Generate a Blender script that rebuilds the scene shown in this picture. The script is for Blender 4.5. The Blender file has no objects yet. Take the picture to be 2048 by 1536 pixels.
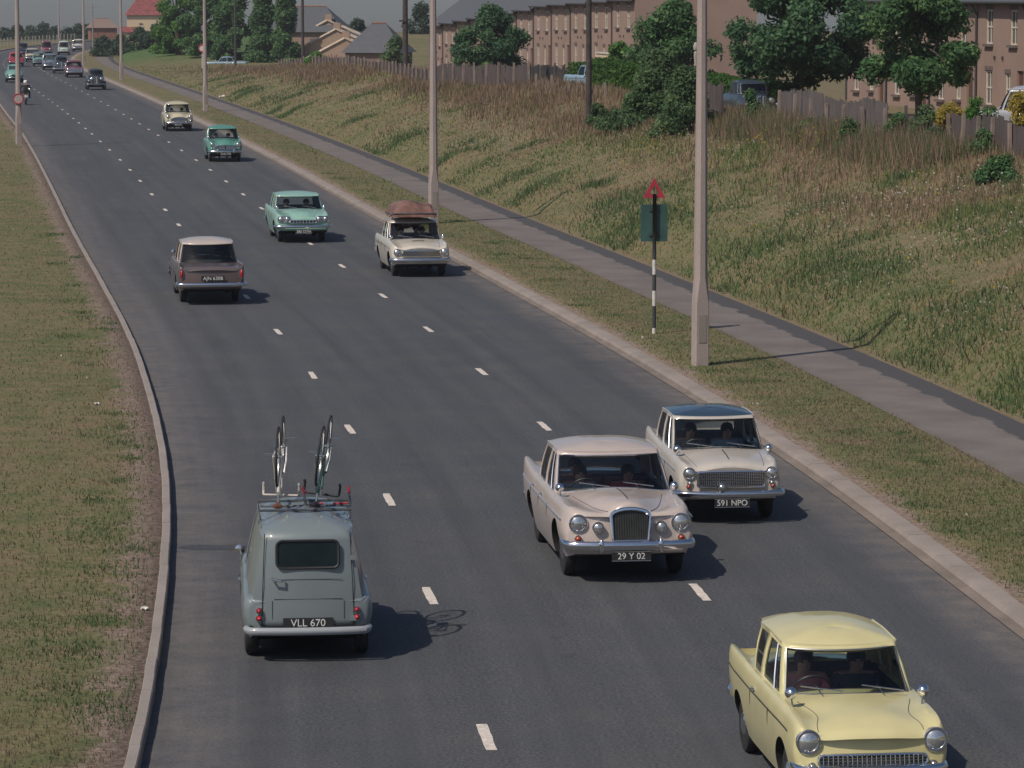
import bpy, bmesh, math, random
import numpy as np
from mathutils import Vector, Matrix, Euler

R = math.radians
random.seed(7)
rng = np.random.default_rng(11)
SC = bpy.context.scene
COL = SC.collection

# ---------------------------------------------------------------- camera, sky, sun, exposure
CAM_H, CAM_F = 7.45, 7100.0            # metres above the road; focal length in pixels of a 2048 wide picture
PITCH = math.atan(783.0 / CAM_F)
cam_data = bpy.data.cameras.new("camera")
cam_data.sensor_width = 36.0
cam_data.lens = CAM_F / 2048.0 * 36.0
cam_data.clip_start = 1.0
cam_data.clip_end = 9000.0
cam = bpy.data.objects.new("camera", cam_data)
cam.location = (0, 0, CAM_H)
cam.rotation_euler = (math.pi / 2 - PITCH, 0, 0)
COL.objects.link(cam)
SC.camera = cam

SUN_EL, SUN_AZ = R(50), R(225)         # behind the camera on the left
world = bpy.data.worlds.new("World")
SC.world = world
world.use_nodes = True
wn, wl = world.node_tree.nodes, world.node_tree.links
wn.clear()
w_out = wn.new("ShaderNodeOutputWorld")
w_bg = wn.new("ShaderNodeBackground")
w_bg.inputs["Strength"].default_value = 0.084
w_sky = wn.new("ShaderNodeTexSky")
w_sky.sky_type = 'NISHITA'
w_sky.sun_disc = False
w_sky.sun_elevation = SUN_EL
w_sky.sun_rotation = SUN_AZ
w_sky.air_density = 1.0
w_sky.dust_density = 2.2
w_sky.ozone_density = 4.0
w_tc = wn.new("ShaderNodeTexCoord")
w_add = wn.new("ShaderNodeVectorMath")
w_add.operation = 'ADD'
w_add.inputs[1].default_value = (0, 0, 0.03)   # the road climbs a little, so the true horizon lies just below the camera's level
wl.new(w_tc.outputs["Generated"], w_add.inputs[0])
wl.new(w_add.outputs[0], w_sky.inputs["Vector"])
wl.new(w_sky.outputs[0], w_bg.inputs["Color"])
wl.new(w_bg.outputs[0], w_out.inputs["Surface"])

sun_data = bpy.data.lights.new("sun", 'SUN')
sun_data.energy = 3.9
sun_data.angle = R(0.5)
sun_data.color = (1.0, 0.91, 0.79)
sun = bpy.data.objects.new("sun", sun_data)
sun_dir = Vector((math.sin(SUN_AZ) * math.cos(SUN_EL), math.cos(SUN_AZ) * math.cos(SUN_EL), math.sin(SUN_EL)))
sun.rotation_euler = sun_dir.to_track_quat('Z', 'Y').to_euler()
COL.objects.link(sun)

SC.view_settings.view_transform = 'Standard'
SC.view_settings.look = 'None'
SC.view_settings.exposure = -0.12
SC.view_settings.gamma = 1.0
SC.view_settings.use_curve_mapping = False

# ---------------------------------------------------------------- materials
def mat(name, col, rough=0.6, metal=0.0, spec=0.5, coat=0.0, noise=0.0, nscale=8.0, col2=None, bump=0.0, bscale=40.0, coords="Object"):
    m = bpy.data.materials.new(name)
    m.use_nodes = True
    nt = m.node_tree
    b = nt.nodes["Principled BSDF"]
    b.inputs["Base Color"].default_value = (*col, 1)
    b.inputs["Roughness"].default_value = rough
    b.inputs["Metallic"].default_value = metal
    b.inputs["Specular IOR Level"].default_value = spec
    b.inputs["Coat Weight"].default_value = coat
    b.inputs["Coat Roughness"].default_value = 0.08
    tc = nt.nodes.new("ShaderNodeTexCoord") if coords != "Position" else nt.nodes.new("ShaderNodeNewGeometry")
    if noise or col2:
        n = nt.nodes.new("ShaderNodeTexNoise")
        n.inputs["Scale"].default_value = nscale
        n.inputs["Detail"].default_value = 6
        nt.links.new(tc.outputs[coords], n.inputs["Vector"])
        mx = nt.nodes.new("ShaderNodeMixRGB")
        c2 = col2 or tuple(c * (1 - noise) for c in col)
        mx.inputs[1].default_value = (*(c * (1 + noise * 0.5) for c in col), 1)
        mx.inputs[2].default_value = (*c2, 1)
        cr = nt.nodes.new("ShaderNodeValToRGB")
        cr.color_ramp.elements[0].position = 0.35
        cr.color_ramp.elements[1].position = 0.65
        nt.links.new(n.outputs["Fac"], cr.inputs[0])
        nt.links.new(cr.outputs[0], mx.inputs[0])
        nt.links.new(mx.outputs[0], b.inputs["Base Color"])
    if bump:
        n2 = nt.nodes.new("ShaderNodeTexNoise")
        n2.inputs["Scale"].default_value = bscale
        n2.inputs["Detail"].default_value = 5
        nt.links.new(tc.outputs[coords], n2.inputs["Vector"])
        bp = nt.nodes.new("ShaderNodeBump")
        bp.inputs["Strength"].default_value = bump
        bp.inputs["Distance"].default_value = 0.02
        nt.links.new(n2.outputs["Fac"], bp.inputs["Height"])
        nt.links.new(bp.outputs[0], b.inputs["Normal"])
    return m

def paint(name, col, rough=0.35):
    return mat(name, col, rough=rough, spec=0.4, coat=0.7, noise=0.06, nscale=3.0)

def attr_mat(name, rough=0.8, trans=0.0, attr="col"):
    m = bpy.data.materials.new(name)
    m.use_nodes = True
    nt = m.node_tree
    b = nt.nodes["Principled BSDF"]
    b.inputs["Roughness"].default_value = rough
    b.inputs["Specular IOR Level"].default_value = 0.15
    a = nt.nodes.new("ShaderNodeAttribute")
    a.attribute_name = attr
    nt.links.new(a.outputs["Color"], b.inputs["Base Color"])
    if trans:
        t = nt.nodes.new("ShaderNodeBsdfTranslucent")
        nt.links.new(a.outputs["Color"], t.inputs["Color"])
        mx = nt.nodes.new("ShaderNodeMixShader")
        mx.inputs[0].default_value = trans
        nt.links.new(b.outputs[0], mx.inputs[1])
        nt.links.new(t.outputs[0], mx.inputs[2])
        nt.links.new(mx.outputs[0], nt.nodes["Material Output"].inputs["Surface"])
    return m

def glass_mat(name, tint=(0.80, 0.86, 0.84)):
    m = bpy.data.materials.new(name)
    m.use_nodes = True
    nt = m.node_tree
    nt.nodes.clear()
    o = nt.nodes.new("ShaderNodeOutputMaterial")
    t = nt.nodes.new("ShaderNodeBsdfTransparent")
    t.inputs[0].default_value = (*tint, 1)
    g = nt.nodes.new("ShaderNodeBsdfGlossy")
    g.inputs["Roughness"].default_value = 0.03
    f = nt.nodes.new("ShaderNodeFresnel")
    f.inputs[0].default_value = 1.5
    mx = nt.nodes.new("ShaderNodeMixShader")
    nt.links.new(f.outputs[0], mx.inputs[0])
    nt.links.new(t.outputs[0], mx.inputs[1])
    nt.links.new(g.outputs[0], mx.inputs[2])
    nt.links.new(mx.outputs[0], o.inputs["Surface"])
    return m

M = {}
M['chrome'] = mat('chrome', (0.72, 0.72, 0.74), rough=0.14, metal=1.0)
M['dull_chrome'] = mat('dull_chrome', (0.45, 0.45, 0.46), rough=0.32, metal=1.0)
M['rubber'] = mat('rubber', (0.018, 0.018, 0.019), rough=0.8, noise=0.3, nscale=20)
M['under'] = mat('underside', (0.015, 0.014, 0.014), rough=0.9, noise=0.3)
M['interior'] = mat('interior_trim', (0.035, 0.035, 0.038), rough=0.8, noise=0.3, nscale=12)
M['seat_red'] = mat('seat_leather', (0.14, 0.03, 0.03), rough=0.5, noise=0.25, nscale=12)
M['seat_tan'] = mat('seat_tan', (0.11, 0.085, 0.06), rough=0.6, noise=0.25, nscale=12)
M['glass'] = glass_mat('car_glass')
M['lens'] = mat('headlamp_lens', (0.70, 0.70, 0.68), rough=0.12, metal=0.85, noise=0.15, nscale=60)
M['red_lens'] = mat('red_lens', (0.42, 0.012, 0.025), rough=0.2, spec=0.6, coat=0.4, noise=0.2, nscale=50)
M['amber_lens'] = mat('amber_lens', (0.36, 0.06, 0.03), rough=0.2, coat=0.4, noise=0.2, nscale=50)
M['plate_black'] = mat('plate_black', (0.02, 0.02, 0.022), rough=0.5, noise=0.2)
M['plate_white'] = mat('plate_white', (0.62, 0.62, 0.60), rough=0.5, noise=0.15, nscale=20)
M['black'] = mat('black_trim', (0.02, 0.02, 0.022), rough=0.5, noise=0.2)
M['grille_dark'] = mat('grille_dark', (0.03, 0.032, 0.03), rough=0.6, noise=0.2)
M['skin'] = mat('skin', (0.42, 0.23, 0.17), rough=0.6, noise=0.12, nscale=10)
M['hair'] = mat('hair_dark', (0.03, 0.02, 0.015), rough=0.7, noise=0.3, nscale=30)
M['hair_fair'] = mat('hair_fair', (0.22, 0.15, 0.08), rough=0.7, noise=0.3, nscale=30)
M['steel'] = mat('steel', (0.5, 0.5, 0.5), rough=0.3, metal=1.0, noise=0.1)

# ---------------------------------------------------------------- object helpers
def tag(o, label=None, cat=None, group=None, kind=None):
    if label: o['label'] = label
    if cat: o['category'] = cat
    if group: o['group'] = group
    if kind: o['kind'] = kind
    return o

def empty(name, loc, rz=0.0, label=None, cat=None, group=None):
    o = bpy.data.objects.new(name, None)
    o.empty_display_size = 0.3
    o.location = loc
    o.rotation_euler = (0, 0, rz)
    COL.objects.link(o)
    return tag(o, label, cat, group)

def link(name, me, parent=None):
    o = bpy.data.objects.new(name, me)
    COL.objects.link(o)
    if parent: o.parent = parent
    return o

def copy_tree(o, parent=None):
    c = o.copy()
    COL.objects.link(c)
    if parent: c.parent = parent
    for k in ('label', 'category', 'group'):
        if parent is None and k in c: del c[k]
    for ch in list(o.children):
        copy_tree(ch, c)
    return c

class MB:
    """collects vertices and faces, then links them as one mesh object"""
    def __init__(s): s.v, s.f, s.m = [], [], []
    def add(s, vs, fs, mi=0):
        o = len(s.v)
        s.v += [tuple(p) for p in vs]
        s.f += [tuple(i + o for i in f) for f in fs]
        s.m += [mi] * len(fs)
    def grid(s, P, mi=0, loop_u=False, loop_v=False):
        n, k = len(P), len(P[0])
        fs = []
        for i in range(n if loop_u else n - 1):
            for j in range(k if loop_v else k - 1):
                a, b = i, (i + 1) % n
                c, d = j, (j + 1) % k
                fs.append((a * k + c, a * k + d, b * k + d, b * k + c))
        s.add([p for r in P for p in r], fs, mi)
    def box(s, c, sz, rot=None, mi=0, taper=1.0):
        x, y, z = (q / 2 for q in sz)
        vs = [Vector((a * x * (taper if d > 0 else 1), b * y * (taper if d > 0 else 1), d * z)) for d in (-1, 1) for a, b in ((-1, -1), (1, -1), (1, 1), (-1, 1))]
        if rot is not None:
            e = Euler(rot).to_matrix()
            vs = [e @ p for p in vs]
        vs = [p + Vector(c) for p in vs]
        s.add(vs, [(3, 2, 1, 0), (4, 5, 6, 7), (0, 1, 5, 4), (1, 2, 6, 5), (2, 3, 7, 6), (3, 0, 4, 7)], mi)
    def tube(s, pts, r, n=6, mi=0, closed=False, caps=True, sy=1.0):
        pts = [Vector(p) for p in pts]
        k = len(pts)
        rr = r if isinstance(r, (list, tuple)) else [r] * k
        rings, up = [], None
        for i, p in enumerate(pts):
            if closed: t = pts[(i + 1) % k] - pts[i - 1]
            else: t = pts[min(i + 1, k - 1)] - pts[max(i - 1, 0)]
            t.normalize()
            if up is None or abs(up.dot(t)) > 0.95:
                up = Vector((0, 0, 1)) if abs(t.z) < 0.9 else Vector((0, 1, 0))
            a = t.cross(up).normalized()
            b = a.cross(t).normalized()
            up = b
            rings.append([p + a * math.cos(2 * math.pi * q / n) * rr[i] + b * math.sin(2 * math.pi * q / n) * rr[i] * sy for q in range(n)])
        s.grid(rings, mi, loop_u=closed, loop_v=True)
        if caps and not closed:
            o = len(s.v)
            for ring, rev in ((rings[0], False), (rings[-1], True)):
                s.add(ring, [tuple(range(n)) if not rev else tuple(reversed(range(n)))], mi)
    def lathe(s, prof, origin, axis=(0, 1, 0), n=20, mi=0, sx=1.0, cap=True):
        """prof: list of (radius, distance along axis)"""
        q = Vector(axis).normalized().to_track_quat('Z', 'Y')
        o = Vector(origin)
        rings = [[o + q @ Vector((r * math.cos(2 * math.pi * i / n) * sx, r * math.sin(2 * math.pi * i / n), d)) for i in range(n)] for r, d in prof]
        s.grid(rings, mi, loop_v=True)
        if cap:
            if prof[0][0] > 1e-4: s.add(rings[0], [tuple(reversed(range(n)))], mi)
            if prof[-1][0] > 1e-4: s.add(rings[-1], [tuple(range(n))], mi)
    def mesh(s, name, mats, smooth=35):
        me = bpy.data.meshes.new(name)
        me.from_pydata(s.v, [], s.f)
        for m in (mats if isinstance(mats, (list, tuple)) else [mats]): me.materials.append(m)
        me.polygons.foreach_set('material_index', s.m)
        fix(me, smooth)
        return me
    def build(s, name, mats, parent=None, smooth=35):
        return link(name, s.mesh(name, mats, smooth), parent)

def fix(me, smooth=35):
    bm = bmesh.new()
    bm.from_mesh(me)
    bmesh.ops.remove_doubles(bm, verts=bm.verts, dist=0.0004)
    bmesh.ops.recalc_face_normals(bm, faces=bm.faces)
    bm.to_mesh(me)
    bm.free()
    if smooth:
        me.polygons.foreach_set('use_smooth', [True] * len(me.polygons))
        me.set_sharp_from_angle(angle=R(smooth))
    me.update()

def raw_mesh(name, verts, faces, material, cols=None, nper=3):
    """fast numpy mesh of equal sided faces; cols is one colour per face"""
    me = bpy.data.meshes.new(name)
    nv, nf = len(verts), len(faces)
    me.vertices.add(nv)
    me.vertices.foreach_set('co', np.asarray(verts, np.float32).ravel())
    me.loops.add(nf * nper)
    me.loops.foreach_set('vertex_index', np.asarray(faces, np.int32).ravel())
    me.polygons.add(nf)
    me.polygons.foreach_set('loop_start', np.arange(0, nf * nper, nper, dtype=np.int32))
    me.update(calc_edges=True)
    me.materials.append(material)
    if cols is not None:
        a = me.attributes.new('col', 'FLOAT_COLOR', 'CORNER')
        c = np.ones((nf, nper, 4), np.float32)
        c[:, :, :3] = np.asarray(cols, np.float32)[:, None, :] if np.ndim(cols) == 2 else cols
        a.data.foreach_set('color', c.ravel())
    return me

def text_mesh(body, size, material, name='lettering'):
    cu = bpy.data.curves.new('t', 'FONT')
    cu.body = body
    cu.size = size
    cu.align_x = 'CENTER'
    cu.align_y = 'CENTER'
    cu.extrude = 0.003
    o = bpy.data.objects.new('t', cu)
    COL.objects.link(o)
    dg = bpy.context.evaluated_depsgraph_get()
    me = bpy.data.meshes.new_from_object(o.evaluated_get(dg))
    bpy.data.objects.remove(o)
    bpy.data.curves.remove(cu)
    me.name = name
    me.materials.clear()
    me.materials.append(material)
    return me

# ---------------------------------------------------------------- the line of the road and the lie of the land
KY = np.array([-60, 0, 20, 40, 55, 70, 90, 115, 150, 200, 250, 300, 340, 376, 408, 442, 475, 520, 600, 800, 1100, 4000.])
KX = np.array([14.4, 9.4, 7.7, 5.962, 4.519, 2.635, -.311, -4.189, -9.409, -17.34, -25.644, -34.154, -40.944, -46.493, -50.48, -53.556, -55.433, -55.019, -49.0, -20.0, 40., 640.])
def _slopes():
    h, d = np.diff(KY), np.diff(KX) / np.diff(KY)
    m = np.zeros(len(KY))
    m[1:-1] = (d[:-1] * h[1:] + d[1:] * h[:-1]) / (h[:-1] + h[1:])
    m[0], m[-1] = d[0], d[-1]
    return m
KM = _slopes()
def kx(Y):
    """x of the right hand kerb at distance Y (cubic through the surveyed points)"""
    Y = np.asarray(Y, float)
    i = np.clip(np.searchsorted(KY, Y) - 1, 0, len(KY) - 2)
    h = KY[i + 1] - KY[i]
    t = (Y - KY[i]) / h
    return ((2 * t**3 - 3 * t**2 + 1) * KX[i] + (t**3 - 2 * t**2 + t) * h * KM[i] + (-2 * t**3 + 3 * t**2) * KX[i + 1] + (t**3 - t**2) * h * KM[i + 1])
def ktan(Y):
    return float((kx(Y + 0.5) - kx(Y - 0.5)))
def sstep(a, b, x):
    t = np.clip((np.asarray(x, float) - a) / (b - a), 0, 1)
    return t * t * (3 - 2 * t)
ROAD_W = 9.95
LY = np.array([0, 28, 34.52, 37.1, 39.71, 42.88, 46.9, 49.69, 53.98, 57.82, 63.07, 67.03, 71.48, 79.61, 86.95, 97.41, 113.09, 126.2, 161.42, 188.36, 216.81, 4000.])
LX = np.array([-2.4, -3.28, -3.59, -3.74, -3.93, -4.18, -4.54, -4.80, -5.25, -5.70, -6.36, -6.88, -7.5, -8.71, -9.87, -11.58, -14.05, -16.08, -21.6, -25.93, -30.75, 0])
def _left_scale():
    y = np.concatenate([np.arange(0, 220, 4.0)])
    s = (kx(y) - np.interp(y, LY, LX)) / ROAD_W
    k = np.ones(5) / 5
    s = np.convolve(np.pad(s, 2, mode='edge'), k, mode='valid')
    return y, s
LSY, LSV = _left_scale()
def lat(o, Y):
    """x at offset o from the right hand kerb; left of it the offsets follow the real width of the road"""
    o, Y = np.asarray(o, float), np.asarray(Y, float)
    return kx(Y) + np.where(o < 0, np.where(o < -ROAD_W, -ROAD_W, o) * np.interp(Y, LSY, LSV) + np.where(o < -ROAD_W, o + ROAD_W, 0), o)
def bank_top(Y):
    return np.interp(Y, [0, 60, 90, 170, 220, 255, 290, 320, 342, 365, 385, 420, 470, 560], [3.6, 3.4, 3.2, 3.05, 2.6, 2.2, 1.3, .5, .2, .9, 1.9, 2.5, 2.3, .6])
def fall(Y):
    return -0.0135 * np.clip(np.asarray(Y, float) - 560, 0, None)
class Noise2:
    def __init__(s, seed): s.t = np.random.default_rng(seed).random((256, 256))
    def __call__(s, x, y):
        xi, yi = np.floor(x).astype(int), np.floor(y).astype(int)
        fx, fy = x - xi, y - yi
        fx, fy = fx * fx * (3 - 2 * fx), fy * fy * (3 - 2 * fy)
        g = lambda a, b: s.t[a % 256, b % 256]
        return (g(xi, yi) * (1 - fx) + g(xi + 1, yi) * fx) * (1 - fy) + (g(xi, yi + 1) * (1 - fx) + g(xi + 1, yi + 1) * fx) * fy
    def fbm(s, x, y, oct=4):
        v, a, n = 0, 0.5, 0
        for k in range(oct):
            v = v + a * s(x * 2**k + 17.3 * k, y * 2**k + 5.1 * k)
            n += a
            a *= 0.5
        return v / n
NZ = Noise2(3)
NZ2 = Noise2(8)
def ground_z(o, Y):
    """height of the land at offset o from the right hand kerb"""
    o, Y = np.asarray(o, float), np.asarray(Y, float)
    bt = bank_top(Y)
    z = 0.115 + (bt - 0.115) * np.where(o > 4.9, 0.12 * sstep(4.9, 6.5, o) + 0.88 * np.clip((o - 5.3) / 8.2, 0, 1)**0.93, 0)
    z = z - .55 * np.where(o > 13, sstep(13.8, 16.5, o) * sstep(60, 100, Y) * sstep(330, 240, Y), 0)
    z = z + np.where(o > 5.2, (NZ.fbm(o * .5, Y * .25) - 0.5) * 0.5 * sstep(5, 8, o) * sstep(30, 14, o), 0)
    z = np.where((o > -10.02) & (o < 0.2), -0.06, z)
    z = z + np.where(o < -12, (NZ.fbm(o * .3, Y * .1) - .5) * .15 * sstep(12, 20, -o), 0)
    z = z + fall(Y)
    return z
def bank_point(o, Y):
    return Vector((float(kx(Y)) + o, Y, float(ground_z(o, Y))))
def at(px, py, D):
    """the point at distance D seen at (px, py) of the 2048 wide photograph"""
    c, s = math.cos(PITCH), math.sin(PITCH)
    a, b = (px - 1024) / CAM_F, (768 - py) / CAM_F
    dy, dz, dx = c + b * s, -s + b * c, a
    k = D / dy
    return Vector((dx * k, D, CAM_H + dz * k))
def on_road(px, py):
    return at(px, py, CAM_H * (CAM_F / ((py + 15) * math.cos(PITCH)**2) - math.tan(PITCH)))

# ---------------------------------------------------------------- surfaces of the setting
def nodes_of(m):
    m.use_nodes = True
    nt = m.node_tree
    return nt, nt.nodes, nt.links, nt.nodes["Principled BSDF"]
class NT:
    def __init__(s, name, rough=0.9, spec=0.2):
        s.m = bpy.data.materials.new(name)
        s.nt, s.n, s.l, s.b = nodes_of(s.m)
        s.b.inputs["Roughness"].default_value = rough
        s.b.inputs["Specular IOR Level"].default_value = spec
        s.tc = s.n.new("ShaderNodeTexCoord")
        s.geo = s.n.new("ShaderNodeNewGeometry")
        s.by_place = False
        s.uv = s.n.new("ShaderNodeUVMap")
        s.sep = s.n.new("ShaderNodeSeparateXYZ")
        s.l.new(s.uv.outputs[0], s.sep.inputs[0])
    def noise(s, scale, detail=5, rough=0.55, stretch=None, uv=False):
        n = s.n.new("ShaderNodeTexNoise")
        n.inputs["Scale"].default_value = scale
        n.inputs["Detail"].default_value = detail
        n.inputs["Roughness"].default_value = rough
        src = s.uv.outputs[0] if uv else (s.geo.outputs["Position"] if s.by_place else s.tc.outputs["Object"])
        if stretch:
            mp = s.n.new("ShaderNodeMapping")
            mp.inputs["Scale"].default_value = stretch
            s.l.new(src, mp.inputs[0])
            src = mp.outputs[0]
        s.l.new(src, n.inputs["Vector"])
        return n.outputs["Fac"]
    def ramp(s, fac, stops):
        r = s.n.new("ShaderNodeValToRGB")
        e = r.color_ramp.elements
        while len(e) < len(stops): e.new(0.5)
        for i, (p, c) in enumerate(stops):
            e[i].position = p
            e[i].color = (*c, 1) if len(c) == 3 else c
        s.l.new(fac, r.inputs[0])
        return r.outputs[0]
    def bw(s, fac, a, b): return s.ramp(fac, [(a, (0, 0, 0)), (b, (1, 1, 1))])
    def mix(s, fac, a, b, mode='MIX'):
        m = s.n.new("ShaderNodeMixRGB")
        m.blend_type = mode
        for k, v in ((0, fac), (1, a), (2, b)):
            if isinstance(v, (int, float)): m.inputs[k].default_value = v
            elif isinstance(v, tuple): m.inputs[k].default_value = (*v, 1)
            else: s.l.new(v, m.inputs[k])
        return m.outputs[0]
    def math(s, op, a, b=0.0):
        m = s.n.new("ShaderNodeMath")
        m.operation = op
        for k, v in ((0, a), (1, b)):
            if isinstance(v, (int, float)): m.inputs[k].default_value = v
            else: s.l.new(v, m.inputs[k])
        return m.outputs[0]
    def band(s, x, a, b, w=0.05):
        """1 between a and b, softened"""
        up = s.n.new("ShaderNodeMapRange"); up.clamp = True
        s.l.new(x, up.inputs[0])
        up.inputs[1].default_value, up.inputs[2].default_value = a - w, a + w
        dn = s.n.new("ShaderNodeMapRange"); dn.clamp = True
        s.l.new(x, dn.inputs[0])
        dn.inputs[1].default_value, dn.inputs[2].default_value = b - w, b + w
        dn.inputs[3].default_value, dn.inputs[4].default_value = 1, 0
        return s.math('MULTIPLY', up.outputs[0], dn.outputs[0])
    def bump(s, h, strength=0.4, dist=0.02):
        b = s.n.new("ShaderNodeBump")
        b.inputs["Strength"].default_value = strength
        b.inputs["Distance"].default_value = dist
        s.l.new(h, b.inputs["Height"])
        s.l.new(b.outputs[0], s.b.inputs["Normal"])
    def out(s, c):
        s.l.new(c, s.b.inputs["Base Color"])
        return s.m

def asphalt():
    t = NT("asphalt", 0.82, 0.25)
    base = t.ramp(t.noise(0.12, 5, stretch=(1, .25, 1), uv=True), [(.3, (.058, .063, .072)), (.7, (.076, .078, .083))])
    base = t.mix(t.bw(t.noise(0.6, 4), .45, .8), base, (.082, .082, .084))
    speck = t.noise(26, 4, .8)
    base = t.mix(0.75, base, t.ramp(speck, [(.34, (.42, .42, .43)), (.5, (1, 1, 1)), (.68, (1.95, 1.9, 1.85))]), 'MULTIPLY')
    u = t.sep.outputs[0]
    un = t.math('ADD', u, t.math('MULTIPLY', t.math('SUBTRACT', t.noise(.8, 4), .5), 1.1))
    # pale grit washed to both edges, wheel tracks polished a little darker
    grit = t.math('MULTIPLY', t.bw(t.noise(2.2, 6, .65), .25, .75), .8)
    e1 = t.math('MULTIPLY', t.band(un, -.42, 2.0, .42), grit)
    e2 = t.math('MULTIPLY', t.band(un, -14, -9.15, .65), grit)
    base = t.mix(e1, base, (.20, .165, .145))
    base = t.mix(e2, base, (.17, .15, .14))
    for c in (-1.0, -2.4, -4.3, -5.7, -7.4, -8.8):
        k = t.math('MULTIPLY', t.band(u, c - .22, c + .22, .2), .38)
        base = t.mix(k, base, (.055, .058, .064))
    oil = t.math('MULTIPLY', t.band(un, -8.35, -7.9, .25), t.math('MULTIPLY', t.bw(t.noise(.35, 4), .45, .7), .3))
    base = t.mix(oil, base, (.03, .032, .035))
    streak = t.noise(.5, 5, .6, stretch=(6, .12, 1), uv=True)
    base = t.mix(.55, base, t.ramp(streak, [(.3, (.72, .72, .73)), (.55, (1, 1, 1)), (.75, (1.22, 1.2, 1.18))]), 'MULTIPLY')
    blot = t.noise(1.1, 3, .6)
    base = t.mix(t.math('MULTIPLY', t.bw(blot, .66, .72), .35), base, (.035, .037, .041))
    t.bump(speck, .35, .006)
    return t.out(base)
M['asphalt'] = asphalt()

def path_mat():
    t = NT("footpath_tar", 0.9, 0.2)
    a = t.ramp(t.noise(.7, 5), [(.35, (.128, .113, .105)), (.65, (.170, .150, .140))])
    sp = t.noise(30, 4, .8)
    u = t.sep.outputs[0]
    un = t.math('ADD', u, t.math('MULTIPLY', t.math('SUBTRACT', t.noise(.9, 5, .65), .5), .7))
    a = t.mix(t.band(un, 4.28, 6, .03), a, (.068, .066, .070))
    a = t.mix(t.math('MULTIPLY', t.band(un, 1, 3.0, .12), .6), a, (.13, .11, .085))
    a = t.mix(.6, a, t.ramp(sp, [(.3, (.6, .6, .6)), (.5, (1, 1, 1)), (.75, (1.5, 1.5, 1.5))]), 'MULTIPLY')
    t.bump(sp, .3, .006)
    return t.out(a)
M['path'] = path_mat()

def concrete(name, c1, c2, sc=1.5):
    t = NT(name, 0.88, 0.2)
    t.by_place = True
    a = t.ramp(t.noise(sc, 6, .6), [(.3, c1), (.7, c2)])
    sp = t.noise(35, 4, .75)
    a = t.mix(.45, a, t.ramp(sp, [(.3, (.6, .6, .6)), (.55, (1, 1, 1)), (.8, (1.35, 1.33, 1.3))]), 'MULTIPLY')
    t.bump(sp, .25, .006)
    return t.out(a)
M['kerb'] = concrete("kerb_concrete", (.21, .180, .160), (.29, .250, .225), .9)
M['kerb_left'] = concrete("kerb_concrete_worn", (.24, .21, .19), (.30, .26, .235), .8)
M['channel'] = concrete("channel_concrete", (.15, .128, .112), (.25, .205, .175), .9)
M['post_conc'] = concrete("post_concrete", (.30, .245, .225), (.36, .30, .275), 1.1)
M['road_paint'] = mat('road_paint', (.60, .53, .47), rough=.7, noise=.25, nscale=14)

def turf():
    t = NT("turf", 0.95, 0.1)
    u = t.sep.outputs[0]
    big = t.noise(.22, 6, .6)
    mid = t.noise(1.3, 6, .62)
    fine = t.noise(11, 5, .7)
    dry, olive, green, brown = (.180, .150, .086), (.128, .128, .064), (.085, .112, .046), (.150, .112, .078)
    c = t.ramp(mid, [(.30, green), (.50, olive), (.63, dry), (.80, brown)])
    c = t.mix(t.bw(big, .38, .68), c, t.ramp(mid, [(.3, olive), (.5, dry), (.75, (.19, .125, .085))]))
    # bare gritty soil along both kerbs
    un = t.math('ADD', u, t.math('MULTIPLY', t.math('SUBTRACT', mid, .5), 1.4))
    soil = t.ramp(fine, [(.3, (.17, .125, .105)), (.7, (.27, .205, .175))])
    c = t.mix(t.math('MULTIPLY', t.band(un, 0, .62, .14), .9), c, soil)
    c = t.mix(t.math('MULTIPLY', t.band(un, -10.55, -9.5, .16), .9), c, soil)
    c = t.mix(t.math('MULTIPLY', t.band(un, 4.6, 5.05, .15), .7), c, (.21, .155, .11))
    v = t.sep.outputs[1]
    onbank = t.math('MULTIPLY', t.band(u, 7.5, 40, 1.2), t.band(v, 20, 345, 8))
    c = t.mix(t.math('MULTIPLY', onbank, .38), c, t.ramp(mid, [(.3, (.14, .125, .07)), (.5, (.21, .155, .105)), (.75, (.24, .17, .13))]))
    beyond = t.band(v, 545, 9000, 15)
    c = t.mix(t.math('MULTIPLY', beyond, .75), c, (.07, .095, .05))
    far_green = t.math('MULTIPLY', t.band(v, 366, 540, 14), t.band(u, 5.2, 30, .4))
    c = t.mix(t.math('MULTIPLY', far_green, .9), c, t.ramp(mid, [(.3, (.05, .10, .035)), (.7, (.085, .145, .05))]))
    c = t.mix(.8, c, t.ramp(fine, [(.28, (.45, .45, .45)), (.5, (1, 1, 1)), (.75, (1.45, 1.42, 1.35))]), 'MULTIPLY')
    t.bump(fine, .9, .05)
    return t.out(c)
M['turf'] = turf()

def strip(name, o0, o1, zf, material, ys, nu=2, kind='structure'):
    us = np.linspace(o0, o1, nu)
    P, UV = [], []
    for y in ys:
        k = float(kx(y))
        tn = ktan(y)
        for u in us:
            P.append((float(lat(u, y)), y, zf(u, y)))
            UV.append((u, y))
    n = len(us)
    F = [(i * n + j, i * n + j + 1, (i + 1) * n + j + 1, (i + 1) * n + j) for i in range(len(ys) - 1) for j in range(n - 1)]
    me = bpy.data.meshes.new(name)
    me.from_pydata(P, [], F)
    uvl = me.uv_layers.new(name="UVMap")
    for lp in me.loops: uvl.data[lp.index].uv = UV[lp.vertex_index]
    me.materials.append(material)
    me.polygons.foreach_set('use_smooth', [True] * len(me.polygons))
    o = link(name, me)
    if kind: o['kind'] = kind
    return o

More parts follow.
